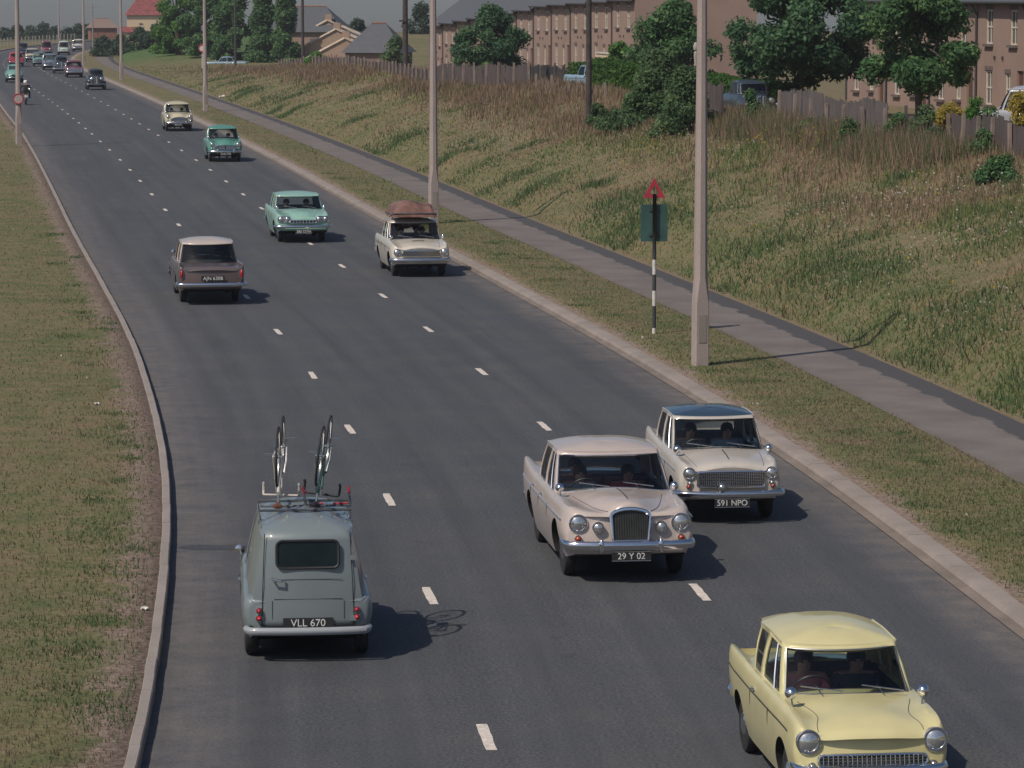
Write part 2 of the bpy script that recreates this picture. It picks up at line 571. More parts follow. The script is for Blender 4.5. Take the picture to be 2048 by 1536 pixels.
YS = np.concatenate([np.arange(-60, 20, 5), np.arange(20, 160, 2.0), np.arange(160, 420, 5.0), np.arange(420, 700, 10.0)])
road = strip("road", -ROAD_W, 0.0, lambda u, y: 0.0 + float(fall(y)) + .003, M['asphalt'], YS, 6)
tag(road, "dark tarred three lane road sweeping away to the left")
path = strip("footpath", 2.88, 4.84, lambda u, y: .121 + float(fall(y)), M['path'], YS, 3)
tag(path, "pinkish tarred footpath with a dark strip along the bank")

# the land itself, one sheet out past the horizon
us = np.array([-1000, -700, -400, -200, -120, -80, -60, -45, -36, -30, -26, -22, -19, -17, -15, -13, -12, -11, -10.4, -10.03, -9.99, -5, -.02, .14, .42, 1.2, 2, 2.86, 3.8, 4.86, 5.3, 5.8, 6.3, 7, 7.7, 8.4, 9.2, 10, 10.8, 11.6, 12.4, 13, 13.5, 14, 15, 17, 20, 24, 28, 34, 42, 60, 90, 140, 250, 500, 1000.])
ysg = np.concatenate([np.arange(-60, 20, 8), np.arange(20, 200, 2.0), np.arange(200, 480, 5.0), np.arange(480, 700, 15.0), np.geomspace(700, 1800, 14)])
UU, YY = np.meshgrid(us, ysg)
ZZ = ground_z(UU, YY)
XX = lat(UU, YY)
nU = len(us)
F = [(i * nU + j, i * nU + j + 1, (i + 1) * nU + j + 1, (i + 1) * nU + j) for i in range(len(ysg) - 1) for j in range(nU - 1)]
me = bpy.data.meshes.new("ground")
me.from_pydata(np.stack([XX, YY, ZZ], -1).reshape(-1, 3).tolist(), [], F)
uvl = me.uv_layers.new(name="UVMap")
uvd = np.stack([UU, YY], -1).reshape(-1, 2)
li = np.empty(len(me.loops), np.int32)
me.loops.foreach_get('vertex_index', li)
uvl.data.foreach_set('uv', uvd[li].ravel())
me.materials.append(M['turf'])
me.polygons.foreach_set('use_smooth', [True] * len(me.polygons))
ground = tag(link("ground", me), kind='structure')

# kerbs: every stone an object
def kerb(name, stone_me, o_in, y0, y1, L, parts, label, far_mat, prof, side):
    root = empty(name, (float(lat(o_in, y0)), y0, 0))
    tag(root, label, kind='structure')
    y, k = y0, 0
    inv = Vector(root.location)
    while k < parts and y < y1:
        tn = float(lat(o_in, y + .5) - lat(o_in, y - .5))
        ang = math.atan(-tn)
        p = Vector((float(lat(o_in, y)), y, 0))
        s = link("kerb_stone", stone_me, root)
        s.location = p - inv + Vector((random.uniform(-.003, .003), 0, random.uniform(-.003, .002)))
        s.rotation_euler = (0, 0, ang + random.uniform(-.004, .004))
        y += L * math.cos(ang)
        k += 1
    b = MB()
    ys = np.arange(y, y1, 3.0)
    b.grid([[Vector((float(lat(o_in, v)) + q[0], v, q[1] + float(fall(v)))) - inv for q in prof] for v in ys])
    f = b.build("kerb_run", far_mat, root, 30)
    f['kind'] = 'stuff'
    return root
def stone(prof, L, material):
    b = MB()
    g = .0025
    rows = [[(x, y, z) for x, z in prof] for y in (g, L - g)]
    b.grid(rows)
    n = len(prof)
    for row, rev in ((rows[0], 0), (rows[1], 1)):
        b.add(row, [tuple(range(n)) if not rev else tuple(reversed(range(n)))])
    return b.mesh("kerb_stone", material, 25)
pr_r = [(.0, -.05), (.0, .055), (.035, .098), (.055, .106), (.285, .112), (.295, .10), (.295, -.05)]
pr_l = [(.0, -.05), (-.004, .138), (-.018, .155), (-.115, .158), (-.125, .150), (-.125, -.05)]
kerb("kerb", stone(pr_r, .915, M['kerb']), .125, 26, 560, .915, 200, "broad pinkish concrete kerb between the road and the verge with the footpath", M['kerb'], pr_r, 1)
kerb("kerb", stone(pr_l, .915, M['kerb_left']), -ROAD_W, 24, 560, .915, 200, "narrow concrete kerb along the wide grass on the near side of the van", M['kerb_left'], pr_l, -1)
ch = strip("channel", 0.0, .128, lambda u, y: .012 + float(fall(y)), M['channel'], YS, 2)

# broken white lines: flat paint, one object for each mark
dash_l = [35.11, 43.53, 51.93, 60.44, 69.07, 78.03, 87.1, 96.2, 105.2, 114.31, 122.25, 131.7, 141.19, 149.99, 158.99, 169.14, 178.84, 188.36, 196.01, 204.31, 211.63, 219.5, 227.39, 235.03, 242.98, 249.71]
dash_r = [35.1, 43.79, 52.3, 60.86, 69.72, 78.61, 87.38, 97.0, 105.8, 114.4, 123.1, 131.7, 140.81, 149.99, 158.8, 168.6, 178.0, 186.5, 194.5, 202.75, 210.79, 218.6]
for lst in (dash_l, dash_r):
    while lst[-1] < 430: lst.append(lst[-1] + 8.6)
dm = []
for v in range(4):
    b = MB()
    L, w = 1.26, .055
    n = 7
    lt = [(-w + random.uniform(-.008, .008), -L / 2 + L * i / (n - 1), 0) for i in range(n)]
    rt = [(w + random.uniform(-.008, .008), -L / 2 + L * i / (n - 1), 0) for i in range(n)]
    b.grid([lt, rt])
    dm.append(b.mesh("lane_mark", M['road_paint'], 0))
for off, lst in ((-6.66, dash_l), (-3.27, dash_r)):
    for i, y in enumerate(lst):
        d = link("lane_mark", random.choice(dm), road)
        oo = off - (.002 * max(0, y - 120))
        d.location = (float(kx(y)) + oo, y, .0075)
        d.rotation_euler = (0, 0, math.atan(-ktan(y)) + random.uniform(-.01, .01))

# tar joints and repairs across the road
M['tar_dark'] = mat('tar_patch', (.048, .05, .056), rough=.8, noise=.3, nscale=18, bump=.3)
b = MB()
for cx_, cy, w, l in ((-9.35, 47.4, 1.0, .42),):
    k = float(kx(cy))
    pts = [(k + cx_ + math.cos(a) * w * (1 + random.uniform(-.15, .15)) * .5, cy + math.sin(a) * l * .5 * (1 + random.uniform(-.2, .2)), .0065) for a in np.linspace(0, 2 * math.pi, 14)[:-1]]
    b.add(pts, [tuple(range(13))])
pt = b.build("tar_patch", M['tar_dark'], road, 0)

# ---------------------------------------------------------------- grass, weeds and flowers
M['blades'] = attr_mat('grass_blades', .85, .45)
def patch_cols(o, Y, n, dry=0.5):
    a = NZ.fbm(o * .35 + 40, Y * .16, 4)
    c = NZ2.fbm(o * 1.4, Y * .7, 3)
    g = np.array([[.090, .120, .048], [.115, .128, .058], [.145, .136, .070], [.190, .160, .092], [.165, .122, .086], [.078, .105, .046]])
    q = np.clip((a - .5) * 2.6 + (c - .5) * 1.6 + dry + rng.normal(0, .16, n), 0, .999)
    idx = (q * 5).astype(int)
    col = g[idx]
    dk = rng.random(n) < .12
    col[dk] = g[5]
    return col * rng.uniform(.75, 1.2, n)[:, None]
def blades(name, o, Y, h, w, cols, lean=.45,  zfun=ground_z, label=None):
    n = len(o)
    x = lat(o, Y)
    z = zfun(o, Y)
    az = rng.random(n) * 2 * np.pi
    dx, dy = np.cos(az) * w * .5, np.sin(az) * w * .5
    la = rng.random(n) * 2 * np.pi
    ll = rng.random(n) * lean * h
    base = np.stack([x, Y, z - .01], -1)
    d = np.stack([dx, dy, np.zeros(n)], -1)
    tip = base + np.stack([np.cos(la) * ll, np.sin(la) * ll, h], -1)
    V = np.stack([base - d, base + d, tip], 1).reshape(-1, 3)
    Fc = np.arange(3 * n).reshape(n, 3)
    o_ = link(name, raw_mesh(name, V, Fc, M['blades'], cols))
    tag(o_, label, kind='stuff')
    return o_
def ysample(n, y0, y1, p=1.0):
    """denser near the camera"""
    u = rng.random(n)
    if p == 0: return y0 + (y1 - y0) * u
    return (y0**-p + (y1**-p - y0**-p) * u)**(-1 / p)
n = 70000
Y = ysample(n, 30, 240); o = rng.uniform(.5, 2.9, n)
keep = rng.random(n) < np.clip(.25 + (o - .5) * 1.2, 0, 1)
o, Y = o[keep], Y[keep]; n = len(o)
blades("grass", o, Y, rng.uniform(.02, .065, n), .012 + Y * .00022, patch_cols(o, Y, n, .48) * 1.4, label="short dry grass on the verge beside the footpath")
n = 110000
Y = ysample(n, 28, 240); o = -10.2 - rng.random(n)**1.3 * 13
keep = rng.random(n) < np.clip(.2 + (-10.1 - o) * 1.1 + (NZ2(o * 1.3, Y * .6) - .5), 0, 1)
o, Y = o[keep], Y[keep]; n = len(o)
blades("grass", o, Y, rng.uniform(.02, .07, n), .012 + Y * .00022, patch_cols(o, Y, n, .40) * 1.4, label="mown olive grass on the wide verge beside the narrow kerb")
n = 165000
Y = ysample(n, 42, 350); o = 4.95 + rng.random(n)**.9 * 9.5
keep = ground_z(o, Y) > -1
hh = rng.uniform(.06, .17, n) * (.72 + 1.1 * sstep(7.5, 13, o)) * (.65 + .7 * NZ(o * .5, Y * .25))
blades("grass", o, Y, hh, .016 + Y * .00026, patch_cols(o, Y, n, .42 + .40 * sstep(8.2, 12.5, o) - .16 * sstep(6.6, 5.1, o)) * np.array([1.92, 1.84, 1.72]), .7, label="long summer grass on the embankment slope")
# tall dead stalks, pinkish brown, along the top of the bank
n = 60000
Y = ysample(n, 85, 330, .6); o = rng.normal(12.2, 1.3, n)
pz = NZ.fbm(o * .25 + 9, Y * .07, 3)
keep = (pz + rng.normal(0, .06, n) > .42) & (o > 8.5) & (o < 15.5)
o, Y = o[keep], Y[keep]; n = len(o)
brown = np.array([[.20, .135, .10], [.24, .165, .125], [.16, .105, .08], [.12, .10, .055], [.085, .085, .04]])
blades("weeds", o, Y, rng.uniform(.2, .62, n) * (.5 + .6 * NZ2(o * .4, Y * .2)), .016 + Y * .00022, brown[rng.integers(0, 5, n)] * rng.uniform(1.2, 2.0, n)[:, None], .35, label="tall dead brown weeds along the top of the bank")
n = 9000
Y = rng.uniform(94, 124, n); o = rng.normal(12.7, .55, n)
blades("weeds", o, Y, rng.uniform(.35, .95, n) * (.55 + .6 * NZ2(o * .5, Y * .4)), .03 * np.ones(n), np.vstack([brown, [[.075, .11, .05], [.10, .13, .06]]])[rng.integers(0, 7, n)] * rng.uniform(1.2, 1.9, n)[:, None], .4, label="tall weeds grown up against the nearer garden fences")
# darker green clumps
def clumps(name, centres, per, spread, hmin, hmax, cols, label, wk=1.0):
    O, YY_ = [], []
    for co, cy, sp in centres:
        O.append(rng.normal(co, sp * spread, per)); YY_.append(rng.normal(cy, sp * spread * 1.3, per))
    o, Y = np.concatenate(O), np.concatenate(YY_)
    keep = ~((o > 2.86) & (o < 4.92)) & ~((o > -10.04) & (o < .44))
    o, Y = o[keep], Y[keep]
    n = len(o)
    return blades(name, o, Y, rng.uniform(hmin, hmax, n), (.022 + Y * .0002) * wk, cols[rng.integers(0, len(cols), n)] * rng.uniform(1.2, 1.9, n)[:, None], .8, label=label)
greens = np.array([[.062, .098, .042], [.078, .115, .05], [.055, .088, .04], [.09, .12, .052]])
cs = [(rng.uniform(5.0, 7.0), y, rng.uniform(.5, 1.1)) for y in np.r_[ysample(46, 58, 260)]]
cs += [(rng.uniform(7, 13), y, rng.uniform(.4, 1.0)) for y in ysample(34, 70, 300)]
clumps("undergrowth", cs, 260, .95, .08, .26, greens, "dark green nettles and docks in clumps on the embankment")
cs = []
for y in ysample(40, 33, 110): cs.append((-10.25 - abs(rng.normal(.35, .35)), y, rng.uniform(.18, .42)))
cs += [(-10.6, 41.2, .5), (-11.0, 38.6, .75), (-11.2, 39.8, .6), (-10.4, 46.5, .4), (-10.35, 57, .35), (-10.5, 80, .5)]
cs += [(rng.uniform(.8, 2.7), y, rng.uniform(.15, .38)) for y in ysample(34, 42, 150)]
clumps("undergrowth", cs, 110, .7, .02, .08, greens, "dark weeds creeping over the edges of both verges", .8)
# white ox-eye flowers and scraps of yellow
def flowers(name, o, Y, h, size, col, label):
    n = len(o)
    x, z = lat(o, Y), ground_z(o, Y) + h
    a = rng.random(n) * np.pi
    q = np.stack([np.cos(a), np.sin(a) * .6, .35 * np.ones(n)], -1) * size[:, None]
    r = np.stack([-np.sin(a), np.cos(a) * .6, .8 * np.ones(n)], -1) * size[:, None]
    c = np.stack([x, Y, z], -1)
    V = np.stack([c - q, c - r, c + q, c + r], 1).reshape(-1, 3)
    o_ = link(name, raw_mesh(name, V, np.arange(4 * n).reshape(n, 4), M['blades'], col[rng.integers(0, len(col), n)], 4))
    return tag(o_, label, kind='stuff')
n = 5200
Y = ysample(n, 60, 200, 1.2); o = rng.uniform(5.6, 11.5, n)
keep = (NZ.fbm(o * .4 + 70, Y * .12, 3) + rng.normal(0, .07, n)) > .56
o, Y = o[keep], Y[keep]; n = len(o)
flowers("white_flowers", o, Y, rng.uniform(.15, .36, n), rng.uniform(.008, .022, n) + Y * .00007, np.array([[.42, .40, .34], [.34, .34, .27], [.38, .34, .30]]), "small white wild flowers scattered over the bank")
n = 420
Y = np.concatenate([rng.normal(88, 2.5, 260), rng.normal(80, 2.0, 160)])
o = np.concatenate([rng.normal(10.2, .9, 260), rng.normal(9.0, .8, 160)])
flowers("white_flowers", o, Y, rng.uniform(.2, .5, n), rng.uniform(.012, .030, n), np.array([[.5, .48, .42], [.42, .40, .34]]), "white wild flowers thick on the bank near the right edge")
n = 260
Y = np.concatenate([rng.normal(107, .7, 80), rng.normal(110, .5, 40), rng.normal(118, .5, 30), ysample(110, 60, 200)])
o = np.concatenate([rng.normal(12.1, .5, 80), rng.normal(11.3, .4, 40), rng.normal(9, .5, 30), rng.uniform(5.5, 12, 110)])
flowers("yellow_flowers", o, Y, rng.uniform(.3, .75, n), rng.uniform(.010, .028, n) + Y * .00008, np.array([[.42, .30, .03], [.36, .27, .04]]), "yellow ragwort flowers on the bank")
n = 60
Y = ysample(n, 34, 120); o = np.where(rng.random(n) < .6, rng.uniform(.6, 2.8, n), rng.uniform(-20, -10.4, n))
flowers("daisies", o, Y, .03 * np.ones(n), rng.uniform(.012, .03, n), np.array([[.6, .58, .52]]), "stray white daisies in the mown verges")
# litter
M['litter'] = mat('paper', (.62, .60, .55), rough=.8, noise=.15)
for (px, py), lab in (((437, 199), "white scrap of paper at the back of the footpath"), ((281, 1241), "pale crumpled paper on the soil beside the near kerb"), ((188, 823), "pale crumpled wrapper lying in the mown grass")):
    p = on_road(px, py)
    b = MB()
    P = [[(random.uniform(-.015, .015) + .05 * i, random.uniform(-.015, .015) + .07 * j, random.uniform(0, .07)) for j in range(4)] for i in range(4)]
    b.grid(P)
    o_ = b.build("paper_scrap", M['litter'], None, 0)
    o_.location = (p.x, p.y, .125)
    o_.scale = (.55, .55, .55) if py > 300 else (3, 3, 3)
    tag(o_, lab, "litter")

# ---------------------------------------------------------------- vehicles
def pchip(xs, ys, x):
    """monotone cubic through (xs, ys); ys may hold columns"""
    xs, ys = np.asarray(xs, float), np.asarray(ys, float)
    h = np.diff(xs)
    d = np.diff(ys, axis=0) / h[:, None]
    m = np.zeros_like(ys)
    for i in range(1, len(xs) - 1):
        w1, w2 = 2 * h[i] + h[i - 1], h[i] + 2 * h[i - 1]
        ok = d[i - 1] * d[i] > 0
        den = np.where(ok, w1 / np.where(ok, d[i - 1], 1) + w2 / np.where(ok, d[i], 1), 1)
        m[i] = np.where(ok, (w1 + w2) / den, 0)
    m[0], m[-1] = d[0], d[-1]
    x = np.clip(np.asarray(x, float), xs[0], xs[-1])
    i = np.clip(np.searchsorted(xs, x) - 1, 0, len(xs) - 2)
    t = ((x - xs[i]) / h[i])[:, None]
    hh = h[i][:, None]
    return ((2 * t**3 - 3 * t**2 + 1) * ys[i] + (t**3 - 2 * t**2 + t) * hh * m[i] + (-2 * t**3 + 3 * t**2) * ys[i + 1] + (t**3 - t**2) * hh * m[i + 1])

def crom(P, sub=3):
    P = np.asarray(P, float)
    out = []
    n = len(P)
    for i in range(n - 1):
        p0, p1, p2, p3 = P[max(i - 1, 0)], P[i], P[i + 1], P[min(i + 2, n - 1)]
        for k in range(sub):
            t = k / sub
            out.append(.5 * ((2 * p1) + (-p0 + p2) * t + (2 * p0 - 5 * p1 + 4 * p2 - p3) * t * t + (-p0 + 3 * p1 - 3 * p2 + p3) * t**3))
    out.append(P[-1])
    return np.array(out)

class Car:
    """local frame: x to the car's right, y forward, z up, origin on the road midway between the axles"""
    def __init__(s, S):
        s.S = S
        s.K = np.array(sorted(S['st']), float)
        s.yR, s.yF = s.K[0, 0], s.K[-1, 0]
        s.W = S['st'] and max(k[3] for k in S['st'])
    def par(s, y): return pchip(s.K[:, 0], s.K[:, 1:], np.atleast_1d(y))
    def shear(s, x, y0, z):
        S = s.S
        wf = float(sstep(s.yF - .55, s.yF, y0)); wr = float(sstep(s.yR + .55, s.yR, y0))
        return y0 - wf * (S.get('lf', .06) * (z - .5) + S.get('bf', .06) * (x / s.W)**2) + wr * (S.get('lr', .05) * (z - .5) + S.get('br', .05) * (x / s.W)**2)
    def front_y(s, x, z): return s.shear(x, s.yF, z)
    def rear_y(s, x, z): return s.shear(x, s.yR, z)
    def top_z(s, x, y):
        zb, ws, wm, zm, wf, zf, wv, zv, zc = s.par(y)[0]
        x = abs(x)
        if x <= wv: return zc - (zc - zv) * (x / wv)**2
        return zv + (zf - zv) * min(1, (x - wv) / max(wf - wv, .01))
    def side_pt(s, y, k):
        """point on the flank: k=0 sill, 1 widest, 2 shoulder"""
        zb, ws, wm, zm, wf, zf, wv, zv, zc = s.par(y)[0]
        return {0: (ws, zb), 1: (wm, zm), 2: (wf * .75 + wm * .25, zf * .7 + zm * .3), 1.5: (wm * .8 + wf * .2, zm * .62 + zf * .38)}[k]
    def profile(s, p, sh=0.0):
        zb, ws, wm, zm, wf, zf, wv, zv, zc = p
        zb, zf, zv, zc = zb + sh, zf - sh, zv - sh * .8, zc - sh * .8
        ws, wm, wf, wv = ws - sh, wm - sh, wf - sh, max(wv - sh, .05)
        P = [(ws, zb), (ws * .5 + wm * .5 + .012, zb * .55 + zm * .45), (wm, zm), (wm * .45 + wf * .55 + .016, zm * .38 + zf * .62), (wf, zf), (wf * .5 + wv * .5, zf * .42 + zv * .58), (wv, zv), (wv * .5, zc - (zc - zv) * .25), (0, zc)]
        C = crom(P, 3)
        return [(0, zb), (ws * .55, zb)] + [tuple(q) for q in C]
    def body(s):
        ys = list(np.linspace(s.yR, s.yF, 46))
        e = .07
        sts = []
        for d in (0, .012, .035, e):
            sts.append((s.yR + d, e * .75 * (1 - math.sqrt(max(0, 1 - (1 - d / e)**2)))))
        for y in ys:
            if s.yR + e + .01 < y < s.yF - e - .01: sts.append((y, 0))
        for d in (e, .035, .012, 0):
            sts.append((s.yF - d, e * .75 * (1 - math.sqrt(max(0, 1 - (1 - d / e)**2)))))
        rows = []
        for y, sh in sts:
            h = s.profile(s.par(y)[0], sh)
            full = [(-x, z) for x, z in reversed(h[1:])] + h
            full = full[:-1] if False else full
            rows.append([(x, s.shear(x, y, z), z) for x, z in full])
        b = MB()
        # drop the doubled centre top point by merging (remove_doubles in fix)
        b.grid(rows, 0, loop_v=True)
        n = len(rows[0])
        half = n // 2
        for row, rev in ((rows[0], 1), (rows[-1], 0)):
            o = len(b.v)
            fs = []
            for i in range(half):
                a, c = i, i + 1
                d, f_ = n - 2 - i, n - 1 - i
                if c < d: fs.append((a, c, d, f_) if rev else (f_, d, c, a))
                else: fs.append((a, c, f_))
            b.add(row, fs)
        return b
def boolean_cut(me, cutters):
    base = link("tmp", me)
    obs = []
    for c in cutters:
        o = link("tmpc", c)
        obs.append(o)
        md = base.modifiers.new("b", 'BOOLEAN')
        md.operation = 'DIFFERENCE'
        md.solver = 'EXACT'
        md.object = o
    dg = bpy.context.evaluated_depsgraph_get()
    out = bpy.data.meshes.new_from_object(base.evaluated_get(dg))
    for o in obs: bpy.data.objects.remove(o)
    bpy.data.objects.remove(base)
    return out

def gh_ring(car):
    """half path of the glasshouse: (base x, base y, top x, top y, kind of the stretch up to the next one)"""
    g = car.S['gh']
    H = []
    nf, nr = 6, 5
    for i in range(nf + 1):
        t = i / nf
        H.append((g['wfb'] * t, g['fb'] - g['bfb'] * t**2.2, g['wft'] * t, g['ft'] - g['bft'] * t**2.2, 'F' if i < nf else 'P'))
    a = g.get('ap', .075)
    H.append((g['wb'], g['fb'] - g['bfb'] - a, g['wt'], g['ft'] - g['bft'] - a * .8, 'S'))
    segs = g['side']     # [(base y, top y, kind), ...] front to rear
    for yb, yt, kind in segs: H.append((g['wb'], yb, g['wt'], yt, kind))
    for i in range(nr + 1):
        t = 1 - i / nr
        H.append((g['wrb'] * t, g['rb'] + g['brb'] * t**2.2, g['wrt'] * t, g['rt'] + g['brt'] * t**2.2, 'R'))
    return H

def make_car(S, name, label, cat='car', group='cars on the road', people=True):
    car = Car(S)
    root = empty(name, (0, 0, 0), 0, label, cat, group)
    P = S['paint']
    g = S['gh']
    # ---- body with wheel arches and the cabin cut out
    bm_ = car.body().mesh("body", [P, M['under'], M['interior']], 0)
    cut = []
    wb2, rw = S['wb'] / 2, S.get('rw', .315)
    for y, ra in ((wb2, S.get('raf', rw + .055)), (-wb2, S.get('rar', rw + .05))):
        for sx in (-1, 1):
            c = MB()
            x0, x1 = (car.W - .27, car.W + .2)
            c.lathe([(ra, 0), (ra, x1 - x0)], (sx * x0, y, S.get('archz', rw + .0)), (sx, 0, 0), 28)
            cut.append(c.mesh("c", [P], 0))
    cw = g['wb'] - .09
    cab = (-cw, cw, g['rb'] + g['brb'] + .12, g['fb'] - g['bfb'] - .02)
    c = MB()
    c.box((0, (cab[2] + cab[3]) / 2, .34 + 1), (2 * cw, cab[3] - cab[2], 2))
    cut.append(c.mesh("c", [P], 0))
    me = boolean_cut(bm_, cut)
    for p in me.polygons:
        x, y, z = p.center
        ax = abs(x)
        for wy in (wb2, -wb2):
            r = math.hypot(y - wy, z - S.get('archz', rw))
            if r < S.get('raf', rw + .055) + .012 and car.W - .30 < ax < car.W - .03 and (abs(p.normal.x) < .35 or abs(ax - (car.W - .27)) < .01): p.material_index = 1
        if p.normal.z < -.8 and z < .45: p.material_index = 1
        if cab[0] - .01 < x < cab[1] + .01 and cab[2] - .01 < y < cab[3] + .01 and (abs(ax - cw) < .006 or abs(y - cab[2]) < .006 or abs(y - cab[3]) < .006 or abs(z - .34) < .01): p.material_index = 2
    me.polygons.foreach_set('use_smooth', [True] * len(me.polygons))
    me.set_sharp_from_angle(angle=R(38))
    me.name = "body"
    body = link("body", me, root)
    # ---- glasshouse
    H = gh_ring(car)
    zf_, zr_ = g['zt']                  # roof edge height at the front and the rear
    yt0, yt1 = H[0][3], H[-1][3]
    def zt(y): 
        t = np.clip((y - yt1) / (yt0 - yt1), 0, 1)
        return zr_ + (zf_ - zr_) * t + g.get('arch', .03) * 4 * t * (1 - t)
    vs = [0, .08, .3, .6, .90, 1.0]
    bulge = g.get('bulge', .02)
    full = H + [(-x, y, -xt, yt, k) for x, y, xt, yt, k in reversed(H[1:-1])]
    # the stretch kinds of the mirrored half have to run the other way
    if S.get('blind_rear'): H = [h[:4] + ('P',) if h[4] == 'R' else h for h in H]
    kinds = [h[4] for h in H[:-1]]
    kinds = kinds + list(reversed(kinds))
    n = len(full)
    cols = []
    for (xb, yb, xt, yt, _) in full:
        zb = car.top_z(xb, yb) - .035
        if S.get('blind_rear') and yb < -1.6: zb = .50
        col = []
        for v in vs:
            q = math.sin(math.pi * v) * bulge
            dx, dy = (xb + xt) / 2, (yb + yt) / 2 - (yt0 + yt1) / 2
            l = math.hypot(dx, dy) or 1
            col.append(Vector((xb + (xt - xb) * v + q * dx / l, yb + (yt - yb) * v + q * dy / l, zb + (zt(yt) - zb) * v)))
        cols.append(col)
    shell = MB()
    panes = {}
    for i in range(n):
        a, b_ = cols[i], cols[(i + 1) % n]
        k = kinds[i]
        for j in range(len(vs) - 1):
            if k != 'P' and 1 <= j <= 3:
                kk = k if k in 'FR' else k + str(i)
                panes.setdefault(kk, []).append((i, j))
                continue
            shell.add([a[j], b_[j], b_[j + 1], a[j + 1]], [(0, 1, 2, 3)])
    sh = shell.build("pillars", S.get('pillar_paint', P), root, 40)
    md = sh.modifiers.new("thickness", 'SOLIDIFY')
    md.thickness = .035
    md.offset = -1
    for kk, cells in panes.items():
        b = MB()
        for i, j in cells:
            def pt(ii, jj):
                p = cols[ii % n][jj].copy()
                l = math.hypot(p.x, p.y - (yt0 + yt1) / 2) or 1
                p.x -= .012 * p.x / l
                p.y -= .012 * (p.y - (yt0 + yt1) / 2) / l
                return p
            b.add([pt(i, j), pt(i + 1, j), pt(i + 1, j + 1), pt(i, j + 1)], [(0, 1, 2, 3)])
        b.build({'F': 'windscreen', 'R': 'rear_window'}.get(kk, 'side_window'), S.get('glass', M['glass']), root, 60)
    # rubber or chrome round windscreen and rear window
    nF, nS = 6, len(H) - 1 - 6
    def outline(idx):
        return [cols[i % n][1] for i in idx] + [cols[i % n][4] for i in reversed(idx)]
    seal = S.get('seal', M['black'])
    b = MB()
    b.tube(outline(list(range(-6, 7))), S.get('seal_r', .012), 6, closed=True)
    b.build("windscreen_trim", seal, root)
    h0 = len(H) - 1
    if not S.get('blind_rear'):
        b = MB()
        b.tube(outline(list(range(h0 - 5, h0 + 6))), S.get('seal_r', .012), 6, closed=True)
        b.build("window_trim", seal, root)
    # ---- quarterlight bars in the front side windows
    if not S.get('blind_rear'):
        for ia, ib in ((7, 8), (n - 7, n - 8)):
            b = MB()
            b.tube([cols[ia][j].lerp(cols[ib][j], .30) for j in (1, 2, 3, 4)], .009, 5)
            b.build("quarterlight_bar", M['chrome'], root)
    # ---- roof with a drip rail
    ring = [c[-1] for c in cols]
    b = MB()
    rows = [ring]
    ymid0, ymid1 = yt1 + .42, yt0 - .42
    cr = g['crown']
    for t in (.06, .16, .32, .55, .8, 1.0):
        row = []
        for p in ring:
            yc = min(max(p.y, ymid1 if ymid1 < ymid0 else ymid0), max(ymid1, ymid0))
            tx = 1 - t
            row.append(Vector((p.x * tx, p.y + (yc - p.y) * t, p.z + cr * (1 - (1 - t)**2.2))))
        rows.append(row)
    b.grid([[r[i] for r in rows] for i in range(n)], 0, loop_u=True)
    b.build("roof", S.get('roof_paint', P), root, 50)
    h1 = len(H) - 1
    for sgn in (1, -1):
        b = MB()
        idx = [i for i in range(7, h1 - 5)]
        pts = [Vector((sgn * (cols[i][-1].x + .006), cols[i][-1].y, cols[i][-1].z - .004)) for i in idx]
        b.tube(pts, .012, 5)
        b.build("drip_rail", S.get('rail', S.get('roof_paint', P)), root)
    # ---- wheels
    tw = S.get('tw', .14)
    tb = MB()
    tb.lathe([(rw * .60, -tw / 2), (rw * .80, -tw / 2 - .008), (rw * .94, -tw / 2 + .004), (rw, -tw / 2 + .035), (rw, tw / 2 - .035), (rw * .94, tw / 2 - .004), (rw * .80, tw / 2 + .008), (rw * .60, tw / 2)], (0, 0, 0), (1, 0, 0), 26)
    tyre = tb.mesh("tyre", M['rubber'], 40)
    rb_ = MB()
    rb_.lathe([(rw * .61, tw / 2 - .01), (rw * .58, tw / 2 - .002), (rw * .50, tw / 2 - .03), (rw * .42, tw / 2 - .035), (rw * .40, tw / 2 - .02)], (0, 0, 0), (1, 0, 0), 24)
    rim = rb_.mesh("rim", S.get('wheel_paint', M['dull_chrome']), 40)
    hb = MB()
    hb.lathe([(rw * .42, tw / 2 - .03), (rw * .40, tw / 2 + .0), (rw * .30, tw / 2 + .018), (rw * .12, tw / 2 + .026), (0, tw / 2 + .028)], (0, 0, 0), (1, 0, 0), 24)
    cap_ = hb.mesh("hubcap", M['chrome'], 40)
    for y in (wb2, -wb2):
        for sx in (-1, 1):
            w = link("wheel", tyre, root)
            w.location = (sx * S['track'] / 2, y, rw)
            if sx < 0: w.rotation_euler = (0, 0, math.pi)
            link("rim", rim, w); link("hubcap", cap_, w)
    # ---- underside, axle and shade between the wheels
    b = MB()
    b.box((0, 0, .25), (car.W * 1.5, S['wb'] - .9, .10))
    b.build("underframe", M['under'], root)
    for yy in (-wb2, wb2):
        b = MB()
        b.tube([(-S['track'] / 2, yy, rw), (S['track'] / 2, yy, rw)], .045, 8)
        b.build("axle", M['under'], root)
    # ---- bumpers
    def bumper(front, z, w, hgt=.10, bow=.10, wrap=.35, out=.07, over=None):
        b = MB()
        path = []
        y0 = (car.front_y(0, z) + out) if front else (car.rear_y(0, z) - out)
        sg = 1 if front else -1
        for t in np.linspace(-1, 1, 15): path.append((w * t, y0 - sg * bow * abs(t)**2.4, z))
        for sx in (-1, 1):
            ex = [(sx * (w + .035), y0 - sg * (bow + .06), z), (sx * (w + .05), y0 - sg * (bow + .16), z), (sx * (w + .045), y0 - sg * (bow + wrap), z)]
            path = path + ex if sx > 0 else list(reversed(ex)) + path
